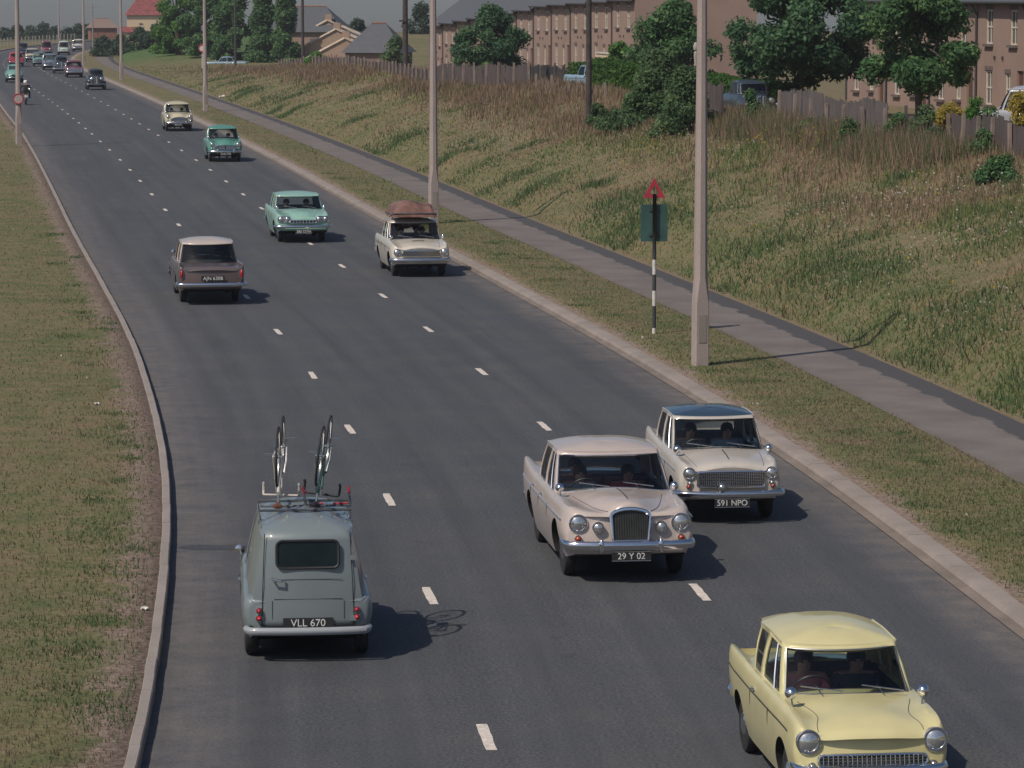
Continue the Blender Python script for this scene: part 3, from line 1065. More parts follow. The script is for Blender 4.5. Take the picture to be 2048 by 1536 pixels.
        prof = [(.0, -.5), (.030, -.46), (.045, -.2), (.05, .05), (.042, .3), (.022, .47), (0, .5), (-.008, .0)]
        rows = []
        for i, p in enumerate(path):
            a, c = Vector(path[max(i - 1, 0)]), Vector(path[min(i + 1, len(path) - 1)])
            t = (c - a).normalized()
            nrm = Vector((t.y, -t.x, 0))
            if nrm.y * sg < 0 and abs(nrm.y) > .3: nrm = -nrm
            if abs(nrm.y) <= .3 and nrm.x * p[0] < 0: nrm = -nrm
            rows.append([Vector(p) + nrm * q[0] + Vector((0, 0, q[1] * hgt)) for q in prof])
        b.grid(rows, 0, loop_v=True)
        b.add(rows[0], [tuple(range(8))]); b.add(rows[-1], [tuple(range(8))])
        if over:
            for x in over:
                for sx in (-1, 1):
                    b2 = MB()
                    yy = y0 - sg * bow * (x / w)**2
                    b2.lathe([(.0, -.09), (.022, -.085), (.034, -.04), (.036, .02), (.028, .075), (.0, .10)], (sx * x, yy + sg * .04, z), (0, 0, 1), 10)
                    b2.build('overrider', S.get('bumper_mat', M['chrome']), root, 40)
        b.build("bumper", S.get('bumper_mat', M['chrome']), root, 40)
        return y0
    yb_f = bumper(True, *S['bump_f'][:2], **S['bump_f'][2])
    yb_r = bumper(False, *S['bump_r'][:2], **S['bump_r'][2])
    # ---- lamps
    def lamp(nm, x, z, r, lens, front=True, ring=M['chrome'], depth=.10, proud=.02, sx=1.0, y=None):
        yy = y if y is not None else (car.front_y(x, z) if front else car.rear_y(x, z))
        ax = (0, 1 if front else -1, 0)
        b = MB()
        b.lathe([(r * .98, -depth), (r * 1.10, -depth * .3), (r * 1.12, proud * .6), (r * 1.06, proud), (r * .93, proud * 1.0), (r * .90, proud * .4)], (x, yy, z), ax, 22, sx=sx, cap=False)
        o = b.build(nm, ring, root, 40)
        b = MB()
        b.lathe([(r * .93, proud * .35), (r * .8, proud * 1.0), (r * .5, proud * 1.7), (r * .2, proud * 2.1), (0, proud * 2.2)], (x, yy, z), ax, 22, sx=sx)
        b.build("lens", lens, o, 60)
        return o
    for l in S.get('lamps', []): 
        for sx in ((1,) if l[0] == 'spot_lamp' else (-1, 1)): lamp(l[0], sx * l[1], l[2], l[3], l[4], l[5] if len(l) > 5 else True, **(l[6] if len(l) > 6 else {}))
    # ---- grille: a chrome outline with a dark recess and bars
    def grille(poly, vbars=0, hbars=0, frame=.018, bar=.006, back=M['grille_dark'], centre=False, frame_mat=M['chrome'], bar_mat=M['chrome'], proud=.02):
        poly = [(x, z) for x, z in poly]
        pts = [(x, car.front_y(x, z) + proud, z) for x, z in poly]
        b = MB()
        b.add([(x, y - .012, z) for x, y, z in pts], [tuple(range(len(pts)))])
        go = b.build("grille", back, root, 0)
        b = MB()
        b.tube(pts, frame, 7, closed=True)
        b.build("grille_frame", frame_mat, go)
        zs = [z for _, z in poly]; xs = [x for x, _ in poly]
        def span(axis, v):
            hits = []
            m = len(poly)
            for i in range(m):
                a, c = poly[i], poly[(i + 1) % m]
                u0, u1, w0, w1 = (a[0], c[0], a[1], c[1]) if axis == 0 else (a[1], c[1], a[0], c[0])
                if (u0 - v) * (u1 - v) < 0: hits.append(w0 + (w1 - w0) * (v - u0) / (u1 - u0))
            return (min(hits), max(hits)) if len(hits) >= 2 else None
        b = MB()
        for i in range(vbars):
            x = min(xs) + (max(xs) - min(xs)) * (i + 1) / (vbars + 1)
            sp = span(0, x)
            if sp: b.tube([(x, car.front_y(x, sp[0]) + proud, sp[0]), (x, car.front_y(x, sp[1]) + proud, sp[1])], bar, 5)
        for i in range(hbars):
            z = min(zs) + (max(zs) - min(zs)) * (i + 1) / (hbars + 1)
            sp = span(1, z + 1e-5)
            if sp: b.tube([(x, car.front_y(x, z) + proud + .004, z) for x in np.linspace(sp[0], sp[1], 9)], bar, 5)
        if centre:
            b.tube([(0, car.front_y(0, min(zs)) + proud + .01, min(zs)), (0, car.front_y(0, max(zs)) + proud + .01, max(zs))], .014, 6)
        if b.v: b.build("grille_bars", bar_mat, go)
        return go
    for gr in S.get('grilles', []): grille(gr[0], **gr[1])
    if S.get('centre_strip'):
        y0_, y1_ = S['centre_strip']
        b = MB()
        b.tube([(0, car.shear(0, y, car.top_z(0, y)), car.top_z(0, y) + .004) for y in np.linspace(y0_, y1_, 10)], .008, 5)
        b.build('bonnet_strip', M['dull_chrome'], root)
    for x0, x1, y, mt in S.get('slots', []):
        b = MB()
        b.tube([(x, y, car.top_z(x, y) + .006) for x in np.linspace(x0, x1, 9)], .016, 5, sy=.6)
        b.build('bonnet_slot', mt, root)
    # ---- number plate
    def plate(text, x, z, front, w=.50, h=.115, y=None):
        yy = y if y is not None else (yb_f + .015 if front else car.rear_y(x, z) - .012)
        b = MB()
        b.box((x, yy, z), (w, .012, h))
        po = b.build("number_plate", M['plate_black'], root, 0)
        if text:
            t = text_mesh(text, h * .98, M['plate_white'])
            wd = max(v.co.x for v in t.vertices) - min(v.co.x for v in t.vertices)
            lo = link("lettering", t, po)
            k = min(1.0, w * .92 / wd)
            lo.scale = (k * (1 if True else 1), 1, 1)
            lo.location = (x, yy + (.008 if front else -.008), z)
            lo.rotation_euler = (math.pi / 2, 0, math.pi if front else 0)
            if front:
                b = MB()
                c = [(x - w / 2, yy + .006, z - h / 2), (x + w / 2, yy + .006, z - h / 2), (x + w / 2, yy + .006, z + h / 2), (x - w / 2, yy + .006, z + h / 2)]
                b.tube(c, .006, 4, closed=True)
                b.build("plate_edge", M['dull_chrome'], po)
        return po
    for p in S.get('plates', []): plate(*p[:4], **(p[4] if len(p) > 4 else {}))
    # ---- seams and strips along the flanks
    def flank_line(y0, y1, k, r, material, nm, dz=0.0, nn=22):
        for sx in (-1, 1):
            b = MB()
            pts = []
            for y in np.linspace(y0, y1, nn):
                x, z = car.side_pt(y, k)
                z += dz
                pts.append((sx * (x + .002 + (.014 if k in (1.5, 2) else 0)), car.shear(x, y, z), z))
            b.tube(pts, r, 5)
            b.build(nm, material, root)
    for fl in S.get('strips', []): flank_line(*fl)
    for yd in S.get('doors', []):
        for sx in (-1, 1):
            b = MB()
            pts = []
            for k in (0, 1, 1.5, 2):
                x, z = car.side_pt(yd, k)
                pts.append((sx * (x + (.012 if k in (1.5, 2) else .0)), yd, z + (.05 if k == 0 else 0)))
            b.tube(pts, .004, 4)
            b.build("panel_seam", M['black'], root)
    # bonnet seam
    if S.get('bonnet', True):
        ybc = g['fb'] + .06
        for sx in (-1, 1):
            b = MB()
            pts = []
            for y in np.linspace(ybc, car.yF - .05, 14):
                q = car.par(y)[0]
                pts.append((sx * (q[6] - .01), car.shear(q[6], y, q[7]), car.top_z(q[6] - .01, y) + .001))
            b.tube(pts, .003, 4)
            b.build("panel_seam", M['black'], root)
    for yd in S.get('handles', []):
        for sx in (-1, 1):
            b = MB()
            x, z = car.side_pt(yd, 2)
            b.tube([(sx * (x + .03), yd + .07, z - .02), (sx * (x + .05), yd, z - .02), (sx * (x + .03), yd - .07, z - .02)], .012, 6)
            b.build("door_handle", M['chrome'], root)
    # ---- seats, wheel, wipers, mirrors
    seat = S.get('seat', M['interior'])
    ys_ = S.get('seat_y', -.30)
    for sx in (-1, 1):
        b = MB()
        b.box((sx * cw * .47, ys_, .50), (cw * .86, .50, .16))
        b.box((sx * cw * .47, ys_ - .26, .76), (cw * .86, .13, .50), (R(-12), 0, 0))
        b.build("front_seat", seat, root, 30)
    b = MB()
    b.box((0, cab[2] + .30, .50), (cw * 1.8, .48, .18))
    b.box((0, cab[2] + .09, .76), (cw * 1.8, .13, .46), (R(-12), 0, 0))
    b.build("rear_seat", seat, root, 30)
    b = MB()
    b.box((0, cab[3] - .12, car.top_z(0, cab[3]) - .10), (cw * 1.96, .22, .12))
    b.build("dashboard", S.get('dash', M['interior']), root, 30)
    b = MB()
    sw = Vector((cw * .47, cab[3] - .38, car.top_z(0, cab[3]) - .10))
    b.tube([sw + Vector((.19 * math.cos(a), -.19 * math.sin(a) * -.42, .19 * math.sin(a) * .9)) for a in np.linspace(0, 2 * math.pi, 22)[:-1]], .012, 6, closed=True)
    b.tube([sw, sw + Vector((0, .25, -.10))], .02, 6)
    b.build("steering_wheel", M['black'], root)
    for sx in (-.30, .28):
        b = MB()
        y0 = g['fb'] + .035
        b.tube([(sx, y0, car.top_z(sx, y0) + .01), (sx + .03, (g['fb'] * .6 + g['ft'] * .4) + .04 - .05, cols[2][2].z - .03), ], .006, 4)
        b.tube([(sx - .2, g['fb'] + .0 - .03, car.top_z(sx, y0) + .035), (sx + .20, g['fb'] - .05, car.top_z(sx, y0) + .09)], .007, 4)
        b.build("wiper", M['dull_chrome'], root)
    for x, y, dz in S.get('mirrors', []):
        for sx in ((-1,) if S.get('blind_rear') else (-1, 1)):
            b = MB()
            z = car.top_z(x, y)
            b.tube([(sx * x, y, z - .02), (sx * (x + .02), y - .01, z + dz)], .009, 6)
            b.lathe([(0, .06), (.035, .045), (.056, .01), (.058, -.01), (.05, -.014)], (sx * (x + .02), y - .01, z + dz + .02), (0, 1, 0), 14)
            b.build("wing_mirror", M['chrome'], root, 40)
    if S.get('aerial'):
        x, y, h = S['aerial']
        b = MB()
        z = car.top_z(x, y)
        b.tube([(x, y, z - .01), (x + .02, y - .1, z + h)], .004, 4)
        b.build("aerial", M['dull_chrome'], root)
    return car, root

def place(root, X, Y, heading):
    """heading: unit vector the car drives along"""
    root.location = (X, Y, .003)
    root.rotation_euler = (0, 0, math.atan2(-heading[0], heading[1]))

def oncoming(root, S, px, py, dh=0.0):
    """front axle on the road point seen at (px, py)"""
    p = on_road(px, py)
    t = ktan(p.y)
    d = Vector((-t, -1)).normalized()
    if dh:
        d = Vector((d.x * math.cos(dh) - d.y * math.sin(dh), d.x * math.sin(dh) + d.y * math.cos(dh)))
    c = Vector((p.x, p.y)) - d * (S['wb'] / 2)
    place(root, c.x, c.y, d)
    return root
def leaving(root, S, px, py, dh=0.0):
    p = on_road(px, py)
    t = ktan(p.y)
    d = Vector((t, 1)).normalized()
    if dh:
        d = Vector((d.x * math.cos(dh) - d.y * math.sin(dh), d.x * math.sin(dh) + d.y * math.cos(dh)))
    c = Vector((p.x, p.y)) + d * (S['wb'] / 2)
    place(root, c.x, c.y, d)
    return root

# ---------------------------------------------------------------- people
def skin_mesh(name, joints, edges, radii, sub=2):
    me = bpy.data.meshes.new(name)
    me.from_pydata(joints, edges, [])
    bm = bmesh.new()
    bm.from_mesh(me)
    lay = bm.verts.layers.skin.verify()
    bm.verts.ensure_lookup_table()
    for i, v in enumerate(bm.verts):
        v[lay].radius = radii[i] if isinstance(radii[i], tuple) else (radii[i], radii[i])
        v[lay].use_root = (i == 0)
    bm.to_mesh(me)
    bm.free()
    o = link("tmp", me)
    o.modifiers.new("s", 'SKIN').use_smooth_shade = True
    sm = o.modifiers.new("u", 'SUBSURF')
    sm.levels = sub
    dg = bpy.context.evaluated_depsgraph_get()
    out = bpy.data.meshes.new_from_object(o.evaluated_get(dg))
    bpy.data.objects.remove(o)
    out.name = name
    return out
def seated(kind):
    """hips at the origin, facing +y"""
    J = [(0, 0, .08), (0, -.06, .30), (0, -.08, .48), (0, -.06, .55), (0, -.035, .60), (0, -.02, .68), (0, -.03, .75)]
    Rr = [(.17, .13), (.155, .11), (.165, .10), (.06, .06), (.065, .075), (.08, .10), (.06, .07)]
    Ed = [(0, 1), (1, 2), (2, 3), (3, 4), (4, 5), (5, 6)]
    for sx in (-1, 1):
        b = len(J)
        if kind == 'driver': arm = [(sx * .20, -.07, .50), (sx * .27, .08, .30), (sx * .17, .34, .36), (sx * .15, .41, .39), (sx * .13, .46, .43)]
        elif kind == 'rider': arm = [(sx * .21, -.05, .50), (sx * .34, .10, .28), (sx * .33, .38, .22), (sx * .33, .46, .22), (sx * .31, .53, .20)]
        else: arm = [(sx * .20, -.07, .50), (sx * .26, .00, .26), (sx * .14, .24, .16), (sx * .11, .31, .15), (sx * .09, .37, .15)]
        J += arm
        Rr += [.075, .052, .038, .042, .03]
        Ed += [(2, b), (b, b + 1), (b + 1, b + 2), (b + 2, b + 3), (b + 3, b + 4)]
        b = len(J)
        k = .26 if kind == 'rider' else .13
        leg = [(sx * .10, .02, .06), (sx * k, .42, .08), (sx * (k + .02 if kind == 'rider' else .12), .50 if kind != 'rider' else .22, -.28 if kind != 'rider' else -.34), (sx * (k if kind == 'rider' else .12), .66 if kind != 'rider' else .40, -.30 if kind != 'rider' else -.37)]
        J += leg
        Rr += [.095, .07, .05, .045]
        Ed += [(0, b), (b, b + 1), (b + 1, b + 2), (b + 2, b + 3)]
    return skin_mesh("person", J, Ed, Rr)
BODY = {k: seated(k) for k in ('driver', 'passenger', 'rider')}
CLOTH = {'dark': (.03, .03, .035), 'blue': (.05, .09, .16), 'pink': (.42, .12, .14), 'red': (.34, .04, .05), 'white': (.5, .5, .5), 'grey': (.12, .12, .13), 'brown': (.10, .06, .04), 'paleblue': (.20, .27, .34)}
CM = {k: mat('cloth_' + k, v, rough=.85, noise=.25, nscale=14) for k, v in CLOTH.items()}
_variants = {}
def person_mesh(kind, cloth):
    if (kind, cloth) in _variants: return _variants[(kind, cloth)]
    me = BODY[kind].copy()
    me.materials.clear()
    me.materials.append(CM[cloth]); me.materials.append(M['skin'])
    hand = {'driver': lambda c: c.y > .36 and c.z > .3, 'passenger': lambda c: c.y > .27 and .08 < c.z < .26 and abs(c.x) < .2 and c.y < .45 and c.z > .115, 'rider': lambda c: False}[kind]
    for p in me.polygons:
        p.material_index = 1 if (p.center.z > .55 or hand(p.center)) else 0
        p.use_smooth = True
    _variants[(kind, cloth)] = me
    return me
hb = MB()
hb.lathe([(.098, -.02), (.102, .03), (.09, .08), (.055, .115), (0, .125)], (0, -.045, .685), (0, -.25, 1), 16)
HAIR = {'dark': hb.mesh("hair", M['hair'], 60), 'fair': hb.mesh("hair", M['hair_fair'], 60)}
nb = MB()
nb.lathe([(.016, 0), (.014, .018), (.0, .03)], (0, .055, .665), (0, 1, -.2), 8)
NOSE = nb.mesh("nose", M['skin'], 60)
eb = MB()
eb.lathe([(.011, 0), (.007, .006), (0, .008)], (0, .058, .692), (0, 1, 0), 8)
EYES = eb.mesh("eye", M['hair'], 60)
def person(root_car, x, y, z, kind, cloth, label, hair='dark', rz=0.0, scale=1.0):
    root = empty("person", (0, 0, 0), 0, label, "person", "people riding in the cars")
    mw = Matrix.Translation(root_car.location) @ root_car.rotation_euler.to_matrix().to_4x4()
    root.location = mw @ Vector((x, y, z))
    root.rotation_euler = (0, 0, root_car.rotation_euler.z + rz)
    root.scale = (scale,) * 3
    b = link("person_body", person_mesh(kind, cloth), root)
    link("hair", HAIR[hair], root)
    link("nose", NOSE, root)
    for sx in (-.032, .032): link("eye", EYES, root).location = (sx, 0, 0)
    return root

# ---------------------------------------------------------------- the cars themselves
PT = {
    'grey': paint('grey_van_paint', (.165, .195, .205), .42),
    'pinkwhite': paint('pinkish_white_paint', (.44, .372, .335)),
    'offwhite': paint('off_white_paint', (.46, .42, .375)),
    'navy': paint('blue_black_paint', (.028, .05, .075)),
    'lemon': paint('lemon_paint', (.56, .505, .265)),
    'brown': paint('taupe_paint', (.105, .078, .076)),
    'mushroom': paint('mushroom_paint', (.46, .39, .35)),
    'white': paint('white_paint', (.53, .48, .41)),
    'mint': paint('mint_paint', (.25, .43, .35)),
    'green': paint('jade_paint', (.085, .235, .185)),
    'cream': paint('cream_paint', (.47, .42, .29)),
    'black': paint('black_paint', (.022, .026, .030)),
    'maroon': paint('maroon_paint', (.17, .045, .06)),
    'bluegrey': paint('blue_grey_paint', (.12, .15, .19)),
    'palegreen': paint('pale_green_paint', (.38, .45, .40)),
    'teal': paint('teal_paint', (.13, .29, .25)),
    'red': paint('red_paint', (.42, .03, .05)),
    'skyblue': paint('light_blue_paint', (.22, .33, .42)),
    'silver': paint('silver_grey_paint', (.33, .33, .35)),
    'darkblue': paint('dark_blue_paint', (.03, .042, .06)),
}
HL = M['lens']
def arch_poly(w, z0, z1, n=9, k=.5):
    """flat foot, arched head"""
    top = [(w * math.cos(a), z1 - (z1 - z0) * k * (1 - math.sin(a))) for a in np.linspace(0, math.pi, n)]
    return [(-w * .93, z0), (w * .93, z0)] + top
def rrect(x0, x1, z0, z1, r=.04):
    P = []
    for cx, cz, a0 in ((x1 - r, z0 + r, -90), (x1 - r, z1 - r, 0), (x0 + r, z1 - r, 90), (x0 + r, z0 + r, 180)):
        for a in (0, 30, 60, 90): P.append((cx + r * math.cos(R(a0 + a)), cz + r * math.sin(R(a0 + a))))
    return P

S_WOL = dict(paint=PT['pinkwhite'], wb=2.79, track=1.38, rw=.335, raf=.40, rar=.385,
    st=[(-2.55, .36, .66, .78, .62, .76, 1.00, .46, .83, .86), (-2.35, .33, .70, .83, .64, .80, 1.06, .52, .90, .94), (-1.7, .27, .78, .865, .66, .81, 1.00, .60, .96, 1.0), (-.9, .24, .80, .87, .66, .80, .96, .68, .96, .99), (.45, .24, .80, .87, .66, .80, .955, .68, .97, 1.01), (.85, .24, .80, .87, .66, .79, .955, .62, .96, 1.04), (1.5, .27, .79, .865, .66, .775, .955, .50, .93, 1.06), (2.0, .33, .75, .85, .64, .735, .95, .36, .90, 1.05), (2.22, .38, .70, .815, .62, .69, .90, .26, .90, 1.03)],
    lf=.16, bf=.10, lr=-.05, br=.06,
    gh=dict(fb=.92, bfb=.26, wfb=.735, ft=.27, bft=.14, wft=.64, wb=.775, wt=.665, rb=-1.52, brb=.20, wrb=.68, rt=-1.12, brt=.13, wrt=.60, zt=(1.44, 1.44), arch=.02, crown=.085, side=[(-.27, -.26, 'P'), (-.35, -.33, 'S'), (-1.02, -.86, 'P')], ap=.07),
    bump_f=(.50, .76, dict(hgt=.115, bow=.09, wrap=.40, over=(.38,))), bump_r=(.52, .74, dict(hgt=.11, bow=.08, wrap=.40, over=(.4,))),
    lamps=[('headlight', .655, .765, .108, HL), ('fog_lamp', .405, .715, .068, HL), ('indicator', .66, .575, .042, M['amber_lens']), ('tail_lamp', .70, .78, .05, M['red_lens'], False)],
    grilles=[(arch_poly(.245, .55, .955, 11, .22), dict(vbars=15, frame=.026, bar=.0035, proud=.05, bar_mat=M['black'])), (rrect(-.235, .235, .495, .555, .02), dict(frame=.014, proud=.07, back=M['dull_chrome']))],
    plates=[("29 Y 02", 0.0, .365, True), ("29 Y 02", 0.0, .62, False)],
    strips=[(-2.3, 1.85, 1.5, .010, M['chrome'], "side_strip", .02)], doors=[.55, -.35, -1.2], handles=[-.10, -.95], mirrors=[(.73, 1.02, .10)], centre_strip=(1.0, 2.05), seat=M['seat_red'], seat_y=-.15, dash=M['interior'], seal=M['chrome'], seal_r=.009, roof_paint=PT['pinkwhite'])

S_A40 = dict(paint=PT['offwhite'], roof_paint=PT['navy'], rail=PT['offwhite'], wb=2.12, track=1.21, rw=.285, raf=.335, rar=.325,
    st=[(-1.88, .34, .58, .68, .58, .66, .98, .48, .88, .90), (-1.7, .30, .62, .72, .60, .695, .985, .52, .91, .93), (-1.0, .24, .68, .75, .62, .70, .94, .58, .92, .95), (.4, .22, .69, .755, .62, .70, .89, .60, .92, .955), (.75, .23, .69, .755, .62, .70, .885, .57, .91, .96), (1.25, .26, .68, .75, .60, .69, .875, .53, .865, .93), (1.6, .32, .65, .735, .58, .66, .855, .50, .83, .885), (1.74, .36, .62, .71, .56, .63, .81, .48, .79, .845)],
    lf=.10, bf=.07, lr=.0, br=.05,
    gh=dict(fb=.80, bfb=.20, wfb=.63, ft=.28, bft=.11, wft=.56, wb=.665, wt=.585, rb=-1.42, brb=.14, wrb=.57, rt=-1.10, brt=.08, wrt=.525, zt=(1.36, 1.35), arch=.02, crown=.075, side=[(-.30, -.30, 'P'), (-.37, -.37, 'S'), (-.98, -.84, 'P')], ap=.06),
    bump_f=(.44, .70, dict(hgt=.085, bow=.10, wrap=.22)), bump_r=(.46, .68, dict(hgt=.085, bow=.06, wrap=.22)),
    lamps=[('headlight', .585, .715, .082, HL), ('sidelight', .585, .585, .036, HL), ('indicator', .60, .54, .034, M['amber_lens']), ('spot_lamp', .155, .545, .05, HL, True, dict(y=1.86)), ('tail_lamp', .60, .72, .05, M['red_lens'], False)],
    grilles=[(rrect(-.475, .475, .53, .745, .03), dict(vbars=30, hbars=9, frame=.014, bar=.0045, proud=.02))],
    plates=[("591 NPO", 0.0, .315, True), ("591 NPO", 0, .62, False)],
    strips=[(-1.8, 1.35, 1.5, .006, M['chrome'], "side_strip", .03)], doors=[.42, -.42], handles=[-.25], mirrors=[(.64, 1.02, .08)], centre_strip=(.95, 1.55), seat_y=-.18, seal=M['rubber'], seal_r=.010)

S_ANG = dict(paint=PT['lemon'], wb=2.30, track=1.17, rw=.29, raf=.345, rar=.335,
    st=[(-2.02, .38, .54, .64, .62, .62, .93, .44, .80, .82), (-1.8, .33, .60, .695, .64, .675, .965, .48, .86, .88), (-1.2, .27, .66, .725, .64, .69, .955, .55, .92, .94), (-.4, .23, .67, .728, .64, .685, .925, .60, .935, .96), (.5, .23, .67, .728, .64, .68, .915, .60, .935, .97), (.9, .24, .67, .725, .64, .67, .91, .55, .92, .965), (1.4, .28, .66, .72, .63, .66, .90, .44, .87, .93), (1.72, .33, .64, .715, .60, .655, .875, .49, .83, .85), (1.87, .38, .62, .705, .60, .645, .83, .50, .775, .79)],
    lf=.13, bf=.10, lr=.0, br=.06,
    gh=dict(fb=.88, bfb=.22, wfb=.585, ft=.40, bft=.12, wft=.505, wb=.635, wt=.54, rb=-.90, brb=.10, wrb=.51, rt=-1.18, brt=.06, wrt=.49, zt=(1.345, 1.335), arch=.03, crown=.105, side=[(-.27, -.27, 'P'), (-.38, -.38, 'S'), (-.72, -.80, 'P')], ap=.055),
    bump_f=(.47, .62, dict(hgt=.09, bow=.10, wrap=.28)), bump_r=(.48, .60, dict(hgt=.09, bow=.06, wrap=.28)),
    lamps=[('headlight', .585, .715, .104, HL), ('sidelight', .56, .50, .035, HL), ('tail_lamp', .56, .80, .05, M['red_lens'], False)],
    grilles=[(rrect(-.50, .50, .50, .60, .045), dict(vbars=22, hbars=3, frame=.013, bar=.005, proud=.012))],
    plates=[(None, 0.0, .33, True)],
    strips=[(-1.75, 1.45, 1.5, .006, M['black'], "side_strip", .03)], doors=[.50, -.42], handles=[-.25], mirrors=[(.60, 1.12, .11)], seat_y=-.10, seal=M['dull_chrome'], seal_r=.010)

S_COR = dict(paint=PT['white'], wb=2.49, track=1.26, rw=.30, raf=.365, rar=.345,
    st=[(-2.28, .36, .62, .73, .60, .70, .91, .52, .86, .88), (-2.0, .30, .68, .775, .62, .735, .92, .56, .89, .91), (-1.0, .24, .73, .792, .62, .745, .915, .62, .91, .93), (.4, .22, .73, .795, .62, .745, .91, .64, .915, .945), (.8, .23, .73, .795, .62, .74, .905, .60, .91, .95), (1.4, .26, .72, .79, .60, .725, .885, .55, .865, .915), (1.8, .31, .70, .775, .58, .70, .85, .52, .80, .855), (1.965, .36, .66, .745, .56, .67, .80, .50, .765, .815)],
    lf=.10, bf=.08, lr=.05, br=.05,
    gh=dict(fb=.82, bfb=.20, wfb=.665, ft=.34, bft=.12, wft=.595, wb=.70, wt=.615, rb=-1.25, brb=.16, wrb=.61, rt=-.88, brt=.10, wrt=.55, zt=(1.375, 1.36), arch=.02, crown=.07, side=[(-.30, -.29, 'P'), (-.37, -.35, 'S'), (-.98, -.78, 'P')], ap=.06),
    bump_f=(.46, .72, dict(hgt=.10, bow=.10, wrap=.3)), bump_r=(.47, .70, dict(hgt=.10, bow=.06, wrap=.3)),
    lamps=[('headlight', .625, .655, .09, HL), ('tail_lamp', .60, .66, .085, M['red_lens'], False)],
    grilles=[([(-.52, .56), (.52, .56), (.46, .71), (-.46, .71)], dict(hbars=4, frame=.016, bar=.014, proud=.02, back=M['dull_chrome']))], slots=[(-.16, .16, 1.35, M['black'])],
    plates=[("2089 HE", 0.0, .455, True, dict(w=.42, h=.095))],
    strips=[(-2.1, 1.5, 1.5, .007, M['dull_chrome'], "side_strip", .03)], doors=[.5, -.36, -1.1], handles=[-.2, -.95], mirrors=[(.68, 1.05, .10)], seat=M['seat_red'], dash=M['seat_red'], seat_y=-.16, seal=M['black'], seal_r=.010)

S_CLA = dict(paint=PT['mint'], wb=2.51, track=1.26, rw=.31, raf=.365, rar=.345,
    st=[(-2.30, .38, .62, .74, .62, .73, .90, .46, .80, .82), (-2.1, .33, .68, .79, .64, .765, .955, .50, .84, .87), (-1.4, .27, .74, .825, .64, .77, .945, .58, .90, .92), (-.6, .24, .76, .83, .64, .77, .93, .64, .93, .945), (.5, .23, .76, .83, .64, .77, .92, .65, .93, .96), (.9, .24, .76, .83, .64, .765, .915, .60, .92, .965), (1.5, .28, .75, .825, .62, .75, .89, .42, .84, .92), (1.85, .33, .73, .81, .60, .73, .865, .36, .77, .83), (2.035, .38, .70, .79, .58, .71, .82, .34, .72, .76)],
    lf=.07, bf=.07, lr=.0, br=.05,
    gh=dict(fb=.88, bfb=.24, wfb=.70, ft=.36, bft=.12, wft=.615, wb=.735, wt=.64, rb=-1.0, brb=.10, wrb=.60, rt=-1.28, brt=.05, wrt=.59, zt=(1.345, 1.34), arch=.02, crown=.065, side=[(-.29, -.29, 'P'), (-.36, -.36, 'S'), (-.86, -.95, 'P')], ap=.06),
    bump_f=(.50, .77, dict(hgt=.085, bow=.10, wrap=.35)), bump_r=(.50, .75, dict(hgt=.09, bow=.06, wrap=.35)),
    lamps=[('headlight', .665, .715, .075, HL), ('headlight', .475, .715, .075, HL), ('tail_lamp', .66, .72, .05, M['red_lens'], False)],
    grilles=[(rrect(-.385, .385, .60, .685, .03), dict(vbars=7, frame=.014, bar=.010, proud=.02)),
             (rrect(.385, .765, .625, .80, .06), dict(frame=.010, proud=.006, back=M['dull_chrome'])), (rrect(-.765, -.385, .625, .80, .06), dict(frame=.010, proud=.006, back=M['dull_chrome']))],
    plates=[("380 DYN", 0.0, .35, True)],
    strips=[(-2.2, 1.6, 2, .007, M['chrome'], "side_strip", -.04)], doors=[.5, -.36, -1.1], handles=[-.2], mirrors=[(.69, 1.15, .10)], seat_y=-.1, seal=M['chrome'], seal_r=.010)

S_A50 = dict(paint=PT['green'], wb=2.51, track=1.25, rw=.315, raf=.365, rar=.345,
    st=[(-2.15, .40, .54, .66, .62, .60, .80, .42, .76, .80), (-1.9, .34, .62, .74, .64, .68, .89, .50, .86, .90), (-1.2, .27, .72, .785, .66, .72, .96, .58, .94, .97), (-.4, .25, .73, .79, .66, .73, .97, .64, .97, .99), (.5, .25, .73, .79, .66, .725, .965, .64, .97, 1.01), (.85, .26, .73, .785, .66, .715, .96, .58, .96, 1.02), (1.4, .28, .72, .775, .64, .70, .945, .42, .90, 1.0), (1.75, .34, .68, .755, .62, .67, .91, .36, .84, .93), (1.95, .40, .60, .69, .58, .60, .82, .32, .74, .80)],
    lf=.14, bf=.14, lr=.12, br=.12,
    gh=dict(fb=.84, bfb=.24, wfb=.655, ft=.38, bft=.14, wft=.58, wb=.69, wt=.605, rb=-1.22, brb=.24, wrb=.59, rt=-.86, brt=.16, wrt=.52, zt=(1.45, 1.44), arch=.03, crown=.105, side=[(-.29, -.29, 'P'), (-.36, -.36, 'S'), (-.92, -.78, 'P')], ap=.06, bulge=.03),
    bump_f=(.47, .68, dict(hgt=.10, bow=.16, wrap=.3, over=(.36,))), bump_r=(.48, .66, dict(hgt=.10, bow=.14, wrap=.3)),
    lamps=[('headlight', .575, .775, .092, HL), ('sidelight', .60, .60, .035, HL), ('tail_lamp', .56, .72, .045, M['red_lens'], False)],
    grilles=[([(-.45, .57), (.45, .57), (.50, .62), (.46, .69), (.30, .735), (0, .75), (-.30, .735), (-.46, .69), (-.50, .62)], dict(vbars=21, frame=.018, bar=.008, proud=.02))],
    plates=[("GUU 776", 0.0, .37, True)], strips=[], doors=[.5, -.36, -1.1], handles=[-.2, -.95], mirrors=[(.66, 1.1, .10)], seat_y=-.1, seal=M['black'], seal_r=.010)
